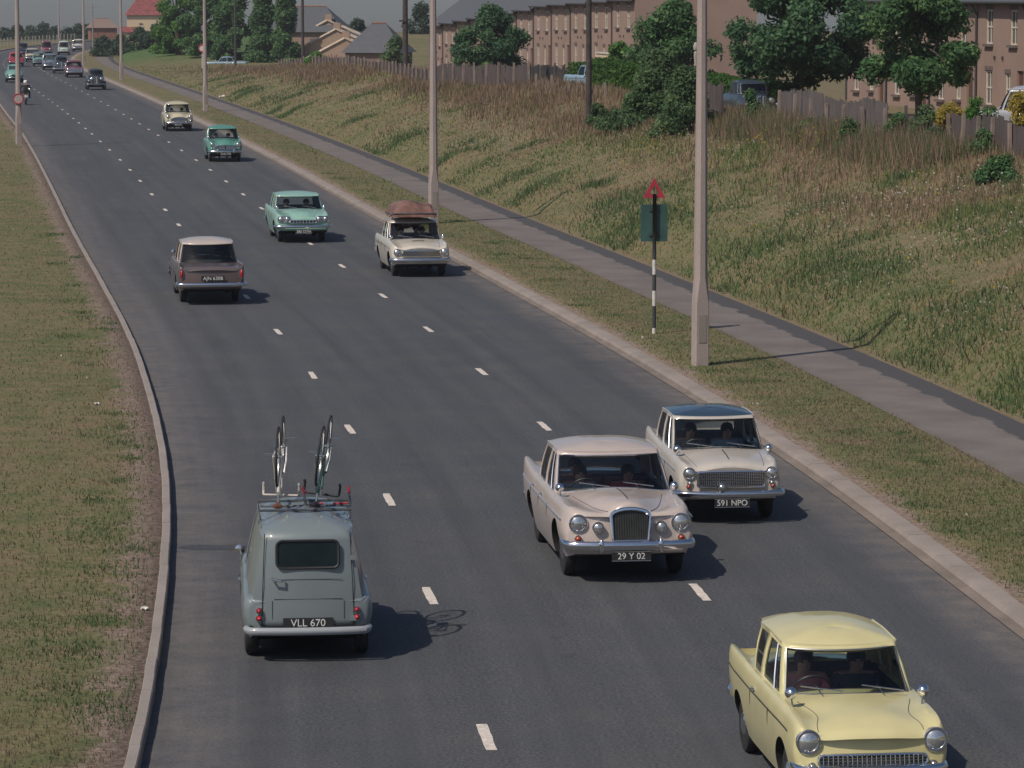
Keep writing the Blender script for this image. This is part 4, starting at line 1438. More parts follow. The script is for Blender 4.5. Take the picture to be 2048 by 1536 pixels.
S_MIN = dict(S_A50, paint=PT['cream'], wb=2.44,
    grilles=[([(-.42, .56), (.42, .56), (.46, .62), (.40, .70), (.22, .75), (0, .765), (-.22, .75), (-.40, .70), (-.46, .62)], dict(vbars=15, frame=.020, bar=.008, proud=.02, centre=True))],
    lamps=[('headlight', .585, .79, .088, HL), ('sidelight', .60, .60, .048, HL), ('tail_lamp', .56, .72, .045, M['red_lens'], False)],
    plates=[("909 LPC", 0.06, .37, True)])
S_A60 = dict(paint=PT['brown'], roof_paint=PT['mushroom'], pillar_paint=PT['mushroom'], wb=2.54, track=1.26, rw=.32, raf=.375, rar=.36,
    st=[(-2.40, .40, .66, .765, .62, .755, .93, .62, .86, .885), (-2.2, .34, .70, .79, .64, .77, .965, .64, .90, .925), (-1.5, .28, .75, .805, .66, .765, .965, .64, .93, .95), (-.8, .25, .75, .808, .66, .755, .95, .66, .95, .965), (.5, .25, .75, .808, .66, .745, .94, .64, .95, .99), (.9, .26, .75, .805, .66, .74, .935, .58, .94, 1.0), (1.5, .29, .74, .80, .64, .72, .92, .46, .90, .99), (1.85, .34, .71, .785, .62, .69, .89, .40, .84, .94), (2.02, .40, .66, .745, .58, .64, .82, .36, .76, .84)],
    lf=.14, bf=.10, lr=.06, br=.06,
    gh=dict(fb=.86, bfb=.22, wfb=.67, ft=.36, bft=.12, wft=.58, wb=.71, wt=.615, rb=-1.52, brb=.30, wrb=.685, rt=-1.10, brt=.17, wrt=.585, zt=(1.41, 1.41), arch=.02, crown=.085, side=[(-.28, -.28, 'P'), (-.35, -.35, 'S'), (-.98, -.84, 'P')], ap=.06),
    bump_f=(.49, .72, dict(hgt=.10, bow=.10, wrap=.3)), bump_r=(.50, .76, dict(hgt=.10, bow=.06, wrap=.35, over=())),
    lamps=[('headlight', .60, .75, .09, HL), ('tail_lamp', .715, .75, .12, M['red_lens'], False, dict(proud=.03, sx=.36))],
    grilles=[(rrect(-.45, .45, .55, .75, .05), dict(vbars=20, frame=.018, bar=.006))],
    plates=[("AJN 630B", 0.03, .645, False, dict(w=.56, h=.12)), ("AJN 630B", 0, .37, True)],
    strips=[(-2.3, 1.6, 1.5, .008, M['dull_chrome'], "side_strip", .0)], doors=[.5, -.36, -1.1], handles=[-.2, -.95], mirrors=[(.69, 1.2, .09)], seat_y=-.1, seal=M['black'], seal_r=.014)
# square-rigged pre-war saloon
S_OLD = dict(hip=.52, paint=PT['black'], wb=2.60, track=1.30, rw=.34, raf=.36, rar=.36,
    st=[(-2.0, .42, .50, .62, .62, .52, .88, .42, .95, .98), (-1.6, .36, .58, .70, .70, .60, 1.0, .52, 1.05, 1.08), (-.8, .32, .62, .70, .72, .64, 1.02, .60, 1.10, 1.12), (.4, .32, .62, .66, .72, .60, 1.02, .58, 1.10, 1.14), (.9, .36, .60, .66, .70, .52, .92, .40, 1.06, 1.14), (1.3, .42, .60, .70, .68, .50, .80, .28, .98, 1.10), (1.65, .45, .52, .60, .66, .38, .72, .22, .94, 1.06), (1.75, .48, .40, .46, .66, .30, .80, .20, .92, 1.02)],
    lf=.05, bf=.10, lr=.2, br=.1,
    gh=dict(fb=.72, bfb=.08, wfb=.50, ft=.50, bft=.06, wft=.46, wb=.575, wt=.52, rb=-1.45, brb=.2, wrb=.44, rt=-1.0, brt=.14, wrt=.42, zt=(1.50, 1.49), arch=.03, crown=.10, side=[(-.18, -.18, 'P'), (-.25, -.25, 'S'), (-.85, -.75, 'P')], ap=.06),
    bump_f=(.46, .70, dict(hgt=.07, bow=.06, wrap=.1, out=.16)), bump_r=(.46, .62, dict(hgt=.07, bow=.06, wrap=.1)),
    lamps=[('headlight', .36, .88, .10, HL, True, dict(y=1.74, depth=.16)), ('sidelight', .60, .72, .06, HL, True, dict(y=1.66, depth=.14)), ('tail_lamp', .5, .6, .04, M['red_lens'], False)],
    grilles=[(arch_poly(.19, .50, 1.04, 9, .2), dict(vbars=5, frame=.018, bar=.006, proud=.03)), ([(-.03, .50), (.03, .50), (.03, 1.05), (-.03, 1.05)], dict(frame=.016, proud=.06, back=M['plate_white']))],
    plates=[(None, 0, .40, True)], strips=[], doors=[.45, -.3], handles=[-.2], seat_y=-.1, seal=M['black'], bonnet=False)
# rounded beetle shaped saloon
S_BUG = dict(paint=PT['teal'], wb=2.40, track=1.28, rw=.33, raf=.37, rar=.37,
    st=[(-2.0, .42, .40, .56, .55, .44, .66, .30, .66, .70), (-1.7, .36, .60, .74, .56, .60, .80, .42, .90, .96), (-1.1, .30, .70, .77, .60, .64, .90, .52, 1.05, 1.10), (-.3, .27, .68, .72, .62, .64, .92, .56, 1.0, 1.04), (.6, .27, .68, .72, .62, .64, .90, .54, .95, .99), (1.2, .30, .70, .76, .60, .66, .86, .40, .82, .90), (1.75, .36, .60, .72, .56, .58, .76, .32, .66, .74), (2.0, .42, .44, .56, .52, .44, .62, .28, .56, .6)],
    lf=.2, bf=.2, lr=.2, br=.25,
    gh=dict(fb=.66, bfb=.16, wfb=.52, ft=.34, bft=.10, wft=.44, wb=.57, wt=.48, rb=-1.25, brb=.26, wrb=.44, rt=-.62, brt=.14, wrt=.40, zt=(1.40, 1.36), arch=.04, crown=.10, side=[(-.2, -.2, 'P'), (-.28, -.28, 'S'), (-.72, -.56, 'P')], ap=.06, bulge=.03),
    bump_f=(.42, .62, dict(hgt=.08, bow=.2, wrap=.1)), bump_r=(.42, .62, dict(hgt=.08, bow=.2, wrap=.1)),
    lamps=[('headlight', .60, .66, .08, HL), ('tail_lamp', .60, .66, .06, M['red_lens'], False)],
    plates=[(None, 0, .62, False)], strips=[], doors=[], handles=[], seat_y=-.1, seal=M['black'], bonnet=False)

def crew(car, S, specs):
    cw = S['gh']['wb'] - .09
    for (row, side, kind, cloth, hair, label) in specs:
        y = S.get('seat_y', -.3) + (-.02 if row == 0 else -.78)
        person(car, side * cw * .47, y, S.get('hip', .44), kind, cloth, label, hair, 0.0, .95)

# nearest first
anglia = make_car(S_ANG, "saloon_car", "lemon yellow saloon cut off by the bottom edge of the picture")[1]
oncoming(anglia, S_ANG, 1714, 1606, .024)
crew(anglia, S_ANG, [(0, 1, 'driver', 'pink', 'dark', "person in pink driving the lemon yellow saloon"), (0, -1, 'passenger', 'dark', 'dark', "person in dark clothes in the front passenger seat of the lemon yellow saloon"), (1, .3, 'passenger', 'paleblue', 'fair', "person in pale blue on the back seat of the lemon yellow saloon")])
wol = make_car(S_WOL, "saloon_car", "large pinkish white saloon with an upright chrome radiator grille")[1]
oncoming(wol, S_WOL, 1242, 1147, .022)
crew(wol, S_WOL, [(0, 1, 'driver', 'paleblue', 'dark', "person in pale blue driving the large pinkish white saloon"), (0, -1, 'passenger', 'red', 'dark', "person in red in the front passenger seat of the large pinkish white saloon"), (1, .9, 'passenger', 'red', 'dark', "person in red on the back seat of the large pinkish white saloon")])
a40 = make_car(S_A40, "saloon_car", "small off white saloon with a blue black roof and mesh grille")[1]
oncoming(a40, S_A40, 1446, 1035, .01)
crew(a40, S_A40, [(0, 1, 'driver', 'grey', 'dark', "person in grey driving the small saloon with the blue black roof"), (0, -1, 'passenger', 'paleblue', 'dark', "person in pale blue beside the driver of the saloon with the blue black roof")])
a60 = make_car(S_A60, "saloon_car", "brown finned saloon with a pale roof seen from behind")[1]
leaving(a60, S_A60, 418, 603)
crew(a60, S_A60, [(0, 1, 'driver', 'dark', 'dark', "person driving the brown finned saloon"), (0, -1, 'passenger', 'dark', 'dark', "person in the front passenger seat of the brown finned saloon")])
cor = make_car(S_COR, "saloon_car", "white saloon with a heap of luggage under a brown sheet on its roof")[1]
oncoming(cor, S_COR, 836, 551)
crew(cor, S_COR, [(0, 1, 'driver', 'blue', 'dark', "person in blue driving the white saloon with roof luggage"), (0, -1, 'passenger', 'dark', 'dark', "person in the front passenger seat of the white saloon with roof luggage"), (1, .8, 'passenger', 'dark', 'dark', "person at the driver's side of the back seat of the white saloon with roof luggage"), (1, -.8, 'passenger', 'dark', 'dark', "person at the kerb side of the back seat of the white saloon with roof luggage")])
cla = make_car(S_CLA, "saloon_car", "pale mint green saloon with four headlights")[1]
oncoming(cla, S_CLA, 602, 483)
crew(cla, S_CLA, [(0, 1, 'driver', 'grey', 'dark', "person driving the pale mint saloon with four headlights"), (0, -1, 'passenger', 'dark', 'dark', "person in the front passenger seat of the pale mint saloon")])
a50 = make_car(S_A50, "saloon_car", "jade green rounded saloon close to the kerb")[1]
oncoming(a50, S_A50, 449, 323)
crew(a50, S_A50, [(0, 1, 'driver', 'red', 'dark', "person in red driving the jade green saloon"), (0, -1, 'passenger', 'dark', 'dark', "person in the front passenger seat of the jade green saloon")])
minx = make_car(S_MIN, "saloon_car", "cream rounded saloon following the jade green one")[1]
oncoming(minx, S_MIN, 357, 262)
crew(minx, S_MIN, [(0, 1, 'driver', 'grey', 'dark', "person driving the cream rounded saloon"), (0, -1, 'passenger', 'dark', 'dark', "person in the front passenger seat of the cream rounded saloon")])
old = make_car(S_OLD, "saloon_car", "black pre-war saloon with separate headlamps and a bright grille bar")[1]
oncoming(old, S_OLD, 193, 180)
bug = make_car(S_BUG, "saloon_car", "teal rounded saloon driving away behind the near lamp post")[1]
leaving(bug, S_BUG, 29, 165)
print("cars built")

# ---------------------------------------------------------------- the grey van with two bicycles upside down on its roof
M['black_soft'] = mat('pressed_edge', (.10, .115, .12), rough=.5, noise=.1)
DG = mat('dark_glass', (.008, .014, .016), rough=.05, spec=.22, noise=.4, nscale=3)
S_VAN = dict(paint=PT['grey'], wb=2.42, track=1.24, rw=.31, raf=.36, rar=.35, blind_rear=True,
    st=[(-1.83, .44, .58, .685, .60, .672, .80, .62, .83, .84), (-1.70, .38, .63, .72, .60, .69, .82, .62, .85, .86), (-1.2, .30, .67, .735, .60, .70, .84, .62, .86, .87), (-.4, .28, .68, .715, .60, .69, .85, .62, .87, .88), (.7, .28, .68, .715, .60, .685, .86, .60, .90, .92), (1.2, .32, .66, .71, .60, .65, .87, .48, .87, .92), (1.6, .40, .58, .65, .57, .56, .80, .40, .80, .86), (1.75, .44, .52, .60, .55, .50, .70, .36, .68, .72)],
    lf=.12, bf=.15, lr=.0, br=.04,
    gh=dict(fb=.80, bfb=.10, wfb=.585, ft=.46, bft=.06, wft=.46, wb=.665, wt=.50, rb=-1.845, brb=.06, wrb=.655, rt=-1.77, brt=.06, wrt=.455, zt=(1.58, 1.575), arch=.02, crown=.12, side=[(-.05, -.02, 'P'), (-.12, -.10, 'P'), (-1.55, -1.5, 'P')], ap=.06, bulge=.03),
    bump_f=(.46, .60, dict(hgt=.08, bow=.15, wrap=.15)), bump_r=(.47, .625, dict(hgt=.085, bow=.05, wrap=.16, out=.06)), bumper_mat=paint('grey_bumper_paint', (.28, .30, .32), .35),
    lamps=[('headlight', .48, .72, .09, HL), ('tail_lamp', .545, .70, .032, M['red_lens'], False, dict(proud=.03, y=-1.815)), ('tail_lamp', .545, .612, .036, M['red_lens'], False, dict(proud=.03, y=-1.81))],
    plates=[("VLL 670", .0, .556, False, dict(w=.56, h=.118, y=-1.855))], strips=[], doors=[.62, -.12], handles=[.02], seat_y=-.05, mirrors=[(.70, .45, .16)], seal=M['black'], bonnet=False)
vcar, van = make_car(S_VAN, "delivery_van", "small grey delivery van with two upturned bicycles on its roof rack", "van")
leaving(van, S_VAN, 613, 1306)
VAN_DROP = .10
for ch_o in van.children:
    if not ch_o.name.startswith('wheel'): ch_o.location.z -= VAN_DROP
def rear_plane(z):
    v = (z - .50) / 1.075
    return -1.845 + .075 * v - .03 * math.sin(math.pi * v)
b = MB()
pts = [(x, rear_plane(z) - .004, z) for x, z in rrect(-.345, .345, 1.175, 1.475, .06)]
b.add(pts, [tuple(range(len(pts)))])
win = b.build("rear_window", DG, van, 0)
b = MB()
b.tube([(x, y - .004, z) for x, y, z in pts], .016, 6, closed=True)
b.build("window_seal", M['black'], win)
door = MB()
seam = [(-.475, 1.55), (-.50, 1.0), (-.515, .53), (.515, .53), (.50, 1.0), (.475, 1.55)]
def rp(x, z): return (x, rear_plane(z) + .055 * (abs(x) / .65)**2.2 - .001, z)
door.tube([rp(x, z) for x, z in seam[:3]] + [rp(x, .53) for x in np.linspace(-.5, .5, 9)] + [rp(x, z) for x, z in seam[3:]], .005, 4)
door.build("rear_door_seam", M['black'], van)
for line in ([rp(x, .83) for x in np.linspace(-.38, .38, 9)], [rp(-.40, z) for z in (.60, .7, .81)], [rp(.40, z) for z in (.60, .7, .81)], [rp(x, 1.05) for x in np.linspace(-.38, .38, 9)]):
    b = MB(); b.tube(line, .0035, 4); b.build("pressed_line", M['black_soft'], van)
b = MB()
b.tube([(-.395, -1.835, 1.06), (-.395, -1.88, 1.055), (-.30, -1.885, 1.035), (-.265, -1.85, 1.045)], .014, 6)
b.build("rear_door_handle", M['dull_chrome'], van)
for z in (1.28, .60):
    b = MB(); b.box((.50, rear_plane(z) + .012, z), (.07, .03, .05)); b.build("hinge", PT['grey'], van)
for ch_o in van.children:
    if not ch_o.name.startswith('wheel') and ch_o.location.z > -VAN_DROP / 2: ch_o.location.z -= VAN_DROP
crew(van, S_VAN, [(0, 1, 'driver', 'dark', 'dark', "person driving the grey delivery van")])
M['rack'] = mat('rack_steel', (.10, .11, .12), rough=.5, metal=.4, noise=.3)
M['red_tape'] = mat('red_tape', (.45, .03, .06), rough=.7, noise=.2)
def on_van(x, y, z):
    return Matrix.Translation(van.location) @ van.rotation_euler.to_matrix().to_4x4() @ Vector((x, y, z))
rack = empty("roof_rack", on_van(0, -.25, -VAN_DROP - .02), van.rotation_euler.z, "steel roof rack with red taped ends clamped to the grey van", "roof rack")
for y in (-.85, -.10):
    b = MB()
    b.tube([(-.50, y, 1.60), (-.52, y, 1.74), (.52, y, 1.74), (.50, y, 1.60)], .016, 6)
    b.build("crossbar", M['rack'], rack)
    for x in (-.50, .50):
        b = MB()
        b.box((x, y, 1.61), (.07, .06, .05))
        b.build("foot", M['steel'], rack, 0)
for x, y, lx in ((.02, -.45, -.03), (.53, -.45, -.02)):
    b = MB()
    b.tube([(x, y, 1.74), (x + lx, y + .05, 1.92)], .014, 6)
    b.build("upright", M['rack'], rack)
    b = MB()
    b.tube([(x + lx * .5, y + .025, 1.87), (x + lx, y + .05, 1.94)], .016, 6)
    b.build("taped_end", M['red_tape'], rack)
for x0, x1 in ((.06, .22), (.33, .50)):
    b = MB(); b.tube([(x0, -.45, 1.75), (x1, -.45, 1.755)], .014, 6); b.build("taped_bar", M['red_tape'], rack)
b = MB(); b.tube([(-.50, -.45, 1.73), (.54, -.45, 1.73)], .014, 6); b.build("crossbar", M['rack'], rack)

def bicycle(name, label, frame_col, tape_mat, saddle_mat):
    root = empty(name, (0, 0, 0), 0, label, "bicycle", "bicycles upside down on the van")
    r, wbb = .335, .50
    fm = paint(name + '_enamel', frame_col, .3)
    bb, seat_c, head_t, head_b = Vector((0, -.08, .27)), Vector((0, -.24, .80)), Vector((0, .335, .80)), Vector((0, .37, .68))
    rear, front = Vector((0, -wbb, r)), Vector((0, wbb + .02, r))
    b = MB()
    for a, c, q in ((bb, seat_c, .015), (seat_c, head_t, .014), (bb, head_b, .016), (head_t + Vector((0, -.01, .03)), head_b + Vector((0, .01, -.03)), .019)): b.tube([a, c], q, 8)
    for sx in (-1, 1):
        o = Vector((sx * .055, 0, 0))
        b.tube([bb + o * .4, rear + o], .009, 6)
        b.tube([seat_c + o * .3, rear + o], .008, 6)
    b.build("frame", fm, root)
    for sx in (-1, 1):
        b = MB()
        b.tube([head_b + Vector((sx * .03, .01, -.03)), Vector((sx * .05, .45, .5)), front + Vector((sx * .05, 0, 0))], [.013, .011, .008], 6)
        b.build("fork_blade", fm, root)
    tb = MB()
    ring = [(0, r * math.cos(a), r * math.sin(a)) for a in np.linspace(0, 2 * math.pi, 41)[:-1]]
    tb.tube(ring, .014, 6, closed=True)
    ty = tb.mesh("tyre", M['rubber'], 60)
    rb = MB()
    rb.tube([(0, (r - .022) * math.cos(a), (r - .022) * math.sin(a)) for a in np.linspace(0, 2 * math.pi, 41)[:-1]], .011, 5, closed=True)
    rm = rb.mesh("rim", M['steel'], 60)
    sb = MB()
    for i in range(28):
        a = 2 * math.pi * i / 28
        sb.tube([(.025 * (1 if i % 2 else -1), .018 * math.cos(a + 1.2), .018 * math.sin(a + 1.2)), (0, (r - .025) * math.cos(a), (r - .025) * math.sin(a))], .0016, 3, caps=False)
    sb.tube([(-.05, 0, 0), (.05, 0, 0)], .02, 8)
    sp = sb.mesh("spokes", M['steel'], 60)
    for c in (rear, front):
        w = link("wheel", ty, root)
        w.location = c
        link("rim", rm, w); link("spokes", sp, w)
    b = MB()
    st = Vector((0, .40, .90))
    b.tube([head_t, head_t + Vector((0, -.01, .09)), st], .012, 6)
    b.build("stem", M['steel'], root)
    for sx in (-1, 1):
        b = MB()
        q = [Vector((sx * .02, .40, .90)), Vector((sx * .19, .40, .90)), Vector((sx * .205, .46, .90)), Vector((sx * .205, .50, .86)), Vector((sx * .205, .49, .79)), Vector((sx * .205, .43, .765)), Vector((sx * .205, .36, .765))]
        b.tube(q, .015, 6)
        b.build("handlebar", tape_mat, root)
    b = MB()
    b.tube([seat_c, Vector((0, -.265, .89))], .012, 6)
    b.build("seat_post", M['steel'], root)
    b = MB()
    rows = []
    for y, w, h in ((-.40, .02, .93), (-.385, .065, .945), (-.34, .07, .95), (-.27, .045, .945), (-.18, .024, .94), (-.13, .012, .93)):
        rows.append([(w * math.cos(a), y, h - .03 + .03 * math.sin(a) if math.sin(a) > 0 else h - .03 + .02 * math.sin(a)) for a in np.linspace(0, 2 * math.pi, 11)[:-1]])
    b.grid(rows, 0, loop_v=True)
    b.add(rows[0], [tuple(range(10))]); b.add(rows[-1], [tuple(range(10))])
    b.build("saddle", saddle_mat, root, 50)
    b = MB()
    b.lathe([(.095, -.003), (.095, .003)], (.05, -.08, .27), (1, 0, 0), 24)
    b.tube([(-.06, -.08, .27), (.06, -.08, .27)], .016, 8)
    for sx, d in ((1, 1), (-1, -1)):
        e = Vector((sx * .075, -.08 + .12 * d, .27 + .11 * d))
        b.tube([Vector((sx * .065, -.08, .27)), e], .009, 5)
        b.box(e + Vector((sx * .055, 0, 0)), (.09, .06, .02))
    for dz in (.09, -.09): b.tube([(.05, -.08, .27 + dz), (.05, -wbb, r + dz * .35)], .005, 4)
    b.build("crankset", M['dull_chrome'], root)
    return root
M['bar_tape'] = mat('bar_tape_cream', (.50, .44, .40), rough=.8, noise=.2)
M['leather'] = mat('saddle_leather', (.16, .07, .05), rough=.55, noise=.25)
def invert_on_van(bk, x, y, z, roll, yaw):
    mw = Matrix.Translation(van.location) @ van.rotation_euler.to_matrix().to_4x4() @ Matrix.Translation((x, y, z)) @ Matrix.Rotation(yaw, 4, 'Z') @ Matrix.Rotation(roll, 4, 'Y') @ Matrix.Rotation(math.pi, 4, 'Y')
    bk.matrix_world = mw
    bk.location, bk.rotation_euler = mw.translation, mw.to_euler()
bk1 = bicycle("racing_bicycle", "white racing bicycle upside down on the left side of the van roof", (.70, .64, .58), M['bar_tape'], M['leather'])
invert_on_van(bk1, -.26, -.67, 2.575, R(1.5), R(-4.5))
bk2 = bicycle("racing_bicycle", "dark green racing bicycle leaning upside down on the right side of the van roof", (.07, .15, .125), M['black'], M['black'])
invert_on_van(bk2, .27, -.67, 2.575, R(7), R(-7))

# luggage on the white saloon
M['sheet'] = mat('brown_sheet', (.17, .085, .068), rough=.85, noise=.35, nscale=5, bump=.6, bscale=9)
cm = Matrix.Translation(cor.location) @ cor.rotation_euler.to_matrix().to_4x4()
lug = empty("roof_luggage", cor.location, cor.rotation_euler.z, "heap of luggage under a brown sheet tied on the white saloon's roof", "luggage")
b = MB()
nx, ny = 17, 19
P = []
for i in range(nx):
    row = []
    for j in range(ny):
        u, v = i / (nx - 1) * 2 - 1, j / (ny - 1) * 2 - 1
        e = (1 - abs(u)**4) * (1 - abs(v)**4)
        h = 1.51 + .37 * e**.5 * (.8 + .34 * float(NZ(u * 2.2 + 9, v * 2.4 + 4)) + .08 * math.sin(5 * u + 2 * v))
        row.append((u * .60 * (1 + .03 * math.sin(7 * v)), -.25 + v * .80, h))
    P.append(row)
b.grid(P)
b.grid([[(x, y, z) for x, y, z in [P[i][j] for i in range(nx)]] for j in (0,)] + [[(P[i][0][0], P[i][0][1], 1.50) for i in range(nx)]])
b.grid([[P[i][-1] for i in range(nx)], [(P[i][-1][0], P[i][-1][1], 1.50) for i in range(nx)]])
b.build("sheet", M['sheet'], lug, 60)
b = MB()
for y in (.35, -.25, -.85): b.tube([(-.56, y, 1.46), (-.58, y, 1.53), (.58, y, 1.53), (.56, y, 1.46)], .016, 6)
for x in (-.60, .60): b.tube([(x, -1.05, 1.56), (x, .52, 1.56)], .014, 6)
b.tube([(-.60, .53, 1.60), (.60, .53, 1.60)], .018, 6)
b.build("roof_rack", M['rack'], lug)
b = MB()
for y in (.2, -.3, -.75):
    pts = []
    for u in np.linspace(-1, 1, 13):
        i = int(round((u + 1) / 2 * (nx - 1))); j = int(round(((y + .25) / .80 + 1) / 2 * (ny - 1)))
        pts.append((P[i][j][0], P[i][j][1], P[i][j][2] + .006))
    b.tube(pts, .007, 4)
b.build("rope", M['rack'], lug)

# ---------------------------------------------------------------- motorcycle and rider
moto = empty("motorcycle", (0, 0, 0), 0, "dark motorcycle ridden away past the near lamp post", "motorcycle")
def wheel_of(parent, y, r, w, nm="wheel"):
    b = MB()
    b.tube([(0, r * .86 * math.cos(a), r * .86 * math.sin(a)) for a in np.linspace(0, 2 * math.pi, 29)[:-1]], r * .15, 8, closed=True)
    o = b.build(nm, M['rubber'], parent, 60)
    o.location = (0, y, r)
    b = MB()
    b.lathe([(r * .74, -.02), (r * .74, .02), (.08, .03), (.08, -.03)], (0, 0, 0), (1, 0, 0), 22)
    b.build("rim", M['dull_chrome'], o)
wheel_of(moto, -.68, .33, .1); wheel_of(moto, .70, .33, .1)
b = MB()
b.lathe([(.0, -.25), (.10, -.22), (.14, -.05), (.13, .15), (.0, .24)], (0, .18, .78), (0, 1, .08), 14)
b.build("fuel_tank", PT['black'], moto, 50)
b = MB(); b.box((0, -.34, .80), (.26, .70, .12)); b.build("seat", M['black'], moto, 30)
b = MB(); b.box((0, .05, .45), (.30, .42, .40)); b.tube([(.16, .1, .35), (.18, -.3, .30), (.18, -.95, .33)], .045, 8); b.tube([(-.16, .1, .35), (-.18, -.3, .30), (-.18, -.95, .33)], .045, 8); b.build("engine", M['dull_chrome'], moto, 30)
b = MB()
for sx in (-.08, .08): b.tube([(sx, .52, .95), (sx, .70, .33)], .025, 8); b.tube([(sx, -.35, .75), (sx, -.68, .33)], .025, 8)
b.tube([(0, .45, .85), (0, .1, .62), (0, -.4, .62)], .03, 6)
b.build("frame", M['black'], moto)
b = MB(); b.tube([(-.36, .36, 1.02), (-.2, .46, 1.06), (.2, .46, 1.06), (.36, .36, 1.02)], .014, 6); b.build("handlebar", M['dull_chrome'], moto)
b = MB(); b.tube([(0, -.68 + .38 * math.cos(a), .33 + .38 * math.sin(a)) for a in np.linspace(R(40), R(190), 10)], .07, 8, sy=.3); b.build("mudguard", PT['black'], moto)
b = MB(); b.box((0, -1.04, .60), (.20, .012, .16)); b.build("number_plate", M['plate_white'], moto, 0)
b = MB(); b.lathe([(.04, 0), (.035, .03), (0, .04)], (0, -1.05, .73), (0, -1, 0), 10); b.build("tail_lamp", M['red_lens'], moto)
pm = on_road(52, 210); tm = ktan(pm.y); dm_ = Vector((tm, 1)).normalized()
place(moto, pm.x + dm_.x * .68, pm.y + dm_.y * .68, dm_)
rider = person(moto, 0, -.22, .80, 'rider', 'dark', "motorcyclist in a white helmet and dark jacket riding away")
rider['category'] = "motorcyclist"; del rider['group']
b = MB()
b.lathe([(.125, -.03), (.135, .03), (.125, .09), (.085, .14), (0, .16)], (0, -.035, .685), (0, -.1, 1), 18)
b.build("helmet", mat('helmet_white', (.72, .70, .66), rough=.25, coat=.4, noise=.05), rider, 60)

# ---------------------------------------------------------------- the queue farther off
def far(S0, **kw):
    S = dict(S0); S.update(kw); return S
queue = [
    (far(S_A60, paint=PT['maroon'], roof_paint=PT['maroon'], pillar_paint=PT['maroon'], plates=[], grilles=[(rrect(-.62, .62, .52, .80, .05), dict(vbars=24, hbars=4, frame=.03, bar=.012))]), 149, 155, 1, "saloon_car", "maroon saloon with a wide chrome grille behind the pre-war one", 'car'),
    (far(S_OLD, paint=PT['darkblue'], bump_f=(.46, .74, dict(hgt=.14, bow=.06, wrap=.1, out=.16))), 123, 147, 1, "saloon_car", "dark tall saloon with a bright bumper half hidden by the maroon one", 'car'),
    (far(S_A50, paint=PT['bluegrey'], plates=[]), 101, 140, 1, "saloon_car", "blue grey saloon in the middle of the distant queue", 'car'),
    (far(S_A40, paint=PT['teal'], roof_paint=PT['bluegrey'], plates=[], lamps=S_A40['lamps'][:3]), 80, 133, 1, "saloon_car", "small grey green saloon in the distant queue left of the blue grey one", 'car'),
    (far(S_COR, paint=PT['cream'], roof_paint=PT['offwhite'], plates=[]), 65, 124, 1, "saloon_car", "pale cream saloon at the left end of the distant queue", 'car'),
    (far(S_VAN, paint=PT['palegreen'], plates=[]), 127, 110, 1, "delivery_van", "pale green van standing tall behind the distant queue", 'van'),
    (far(S_A50, paint=PT['offwhite'], plates=[]), 156, 103, 1, "saloon_car", "off white saloon farthest right at the bend of the road", 'car'),
    (far(S_VAN, paint=PT['maroon'], plates=[]), 92, 110, 1, "delivery_van", "dark red van at the back of the distant queue", 'van'),
    (far(S_COR, paint=PT['red'], plates=[]), 33, 133, 0, "saloon_car", "bright red car driving away ahead of the teal one", 'car'),
    (far(S_A50, paint=PT['darkblue'], plates=[]), 44, 112, 0, "saloon_car", "dark car driving away beyond the bright red one", 'car'),
]
for S, px, py, toward, nm, lab, cat in queue:
    r_ = make_car(S, nm, lab, cat)[1]
    (oncoming if toward else leaving)(r_, S, px, py)

# ---------------------------------------------------------------- concrete lamp posts
def lamp_post(X, Y, z0, label, arm=1, H=8.0):
    root = empty("lamp_post", (X, Y, z0), math.atan(-ktan(Y)) + R(9), label, "lamp post", "concrete lamp posts along the road")
    b = MB()
    def octa(r, z, sq):
        P = []
        for i in range(8):
            a = R(45 * i + 22.5)
            x, y = math.cos(a), math.sin(a)
            m = max(abs(x), abs(y))
            s8 = r / math.cos(R(22.5))
            px_, py_ = x * s8, y * s8
            if sq: 
                sx, sy = math.copysign(r, x), math.copysign(r, y)
                k = .88
                px_, py_ = (sx * (1 if abs(x) > abs(y) else k), sy * (1 if abs(y) > abs(x) else k))
            P.append((px_, py_, z))
        return P
    b.grid([octa(.142, -.3, True), octa(.138, 1.25, True), octa(.128, 1.75, False), octa(.082, H, False), octa(.07, H + .02, False)], loop_v=True)
    b.build("column", M['post_conc'], root, 20)
    b = MB()
    b.box((0, -.142, .75), (.16, .012, .55))
    b.build("service_door", M['kerb_left'], root, 0)
    b = MB()
    b.tube([(0, 0, H - .05), (-arm * .15, 0, H + .35), (-arm * .6, 0, H + .55), (-arm * 1.3, 0, H + .6)], [.07, .06, .05, .045], 8)
    b.build("bracket", M['post_conc'], root)
    b = MB()
    b.box((-arm * 1.55, 0, H + .58), (.6, .2, .14), mi=0, taper=.7)
    b.build("lantern", M['dull_chrome'], root, 0)
    return root
p = on_road(1400, 742); lamp_post(p.x, p.y, .1, "tallest concrete lamp post standing right of the triangular sign")
p = Vector((float(kx(113.5)) + 1.45, 113.5, 0)); lamp_post(p.x, p.y, .1, "concrete lamp post rising behind the white saloon with roof luggage")
p = on_road(411, 226); lamp_post(p.x, p.y, .1, "concrete lamp post beside the cream rounded saloon")
p = on_road(243, 163); lamp_post(p.x, p.y, .1, "concrete lamp post in front of the green bank and cream house")
p = on_road(168, 134); lamp_post(p.x, p.y, .1, "thin concrete lamp post just beyond the maroon saloon")
p = on_road(38, 293); lamp_post(p.x, p.y, .1, "concrete lamp post with a small round red sign at the left edge", -1)
p = at(118, 90, 500); lamp_post(p.x, p.y, -.5, "far concrete lamp post rising out of the distant queue", -1)

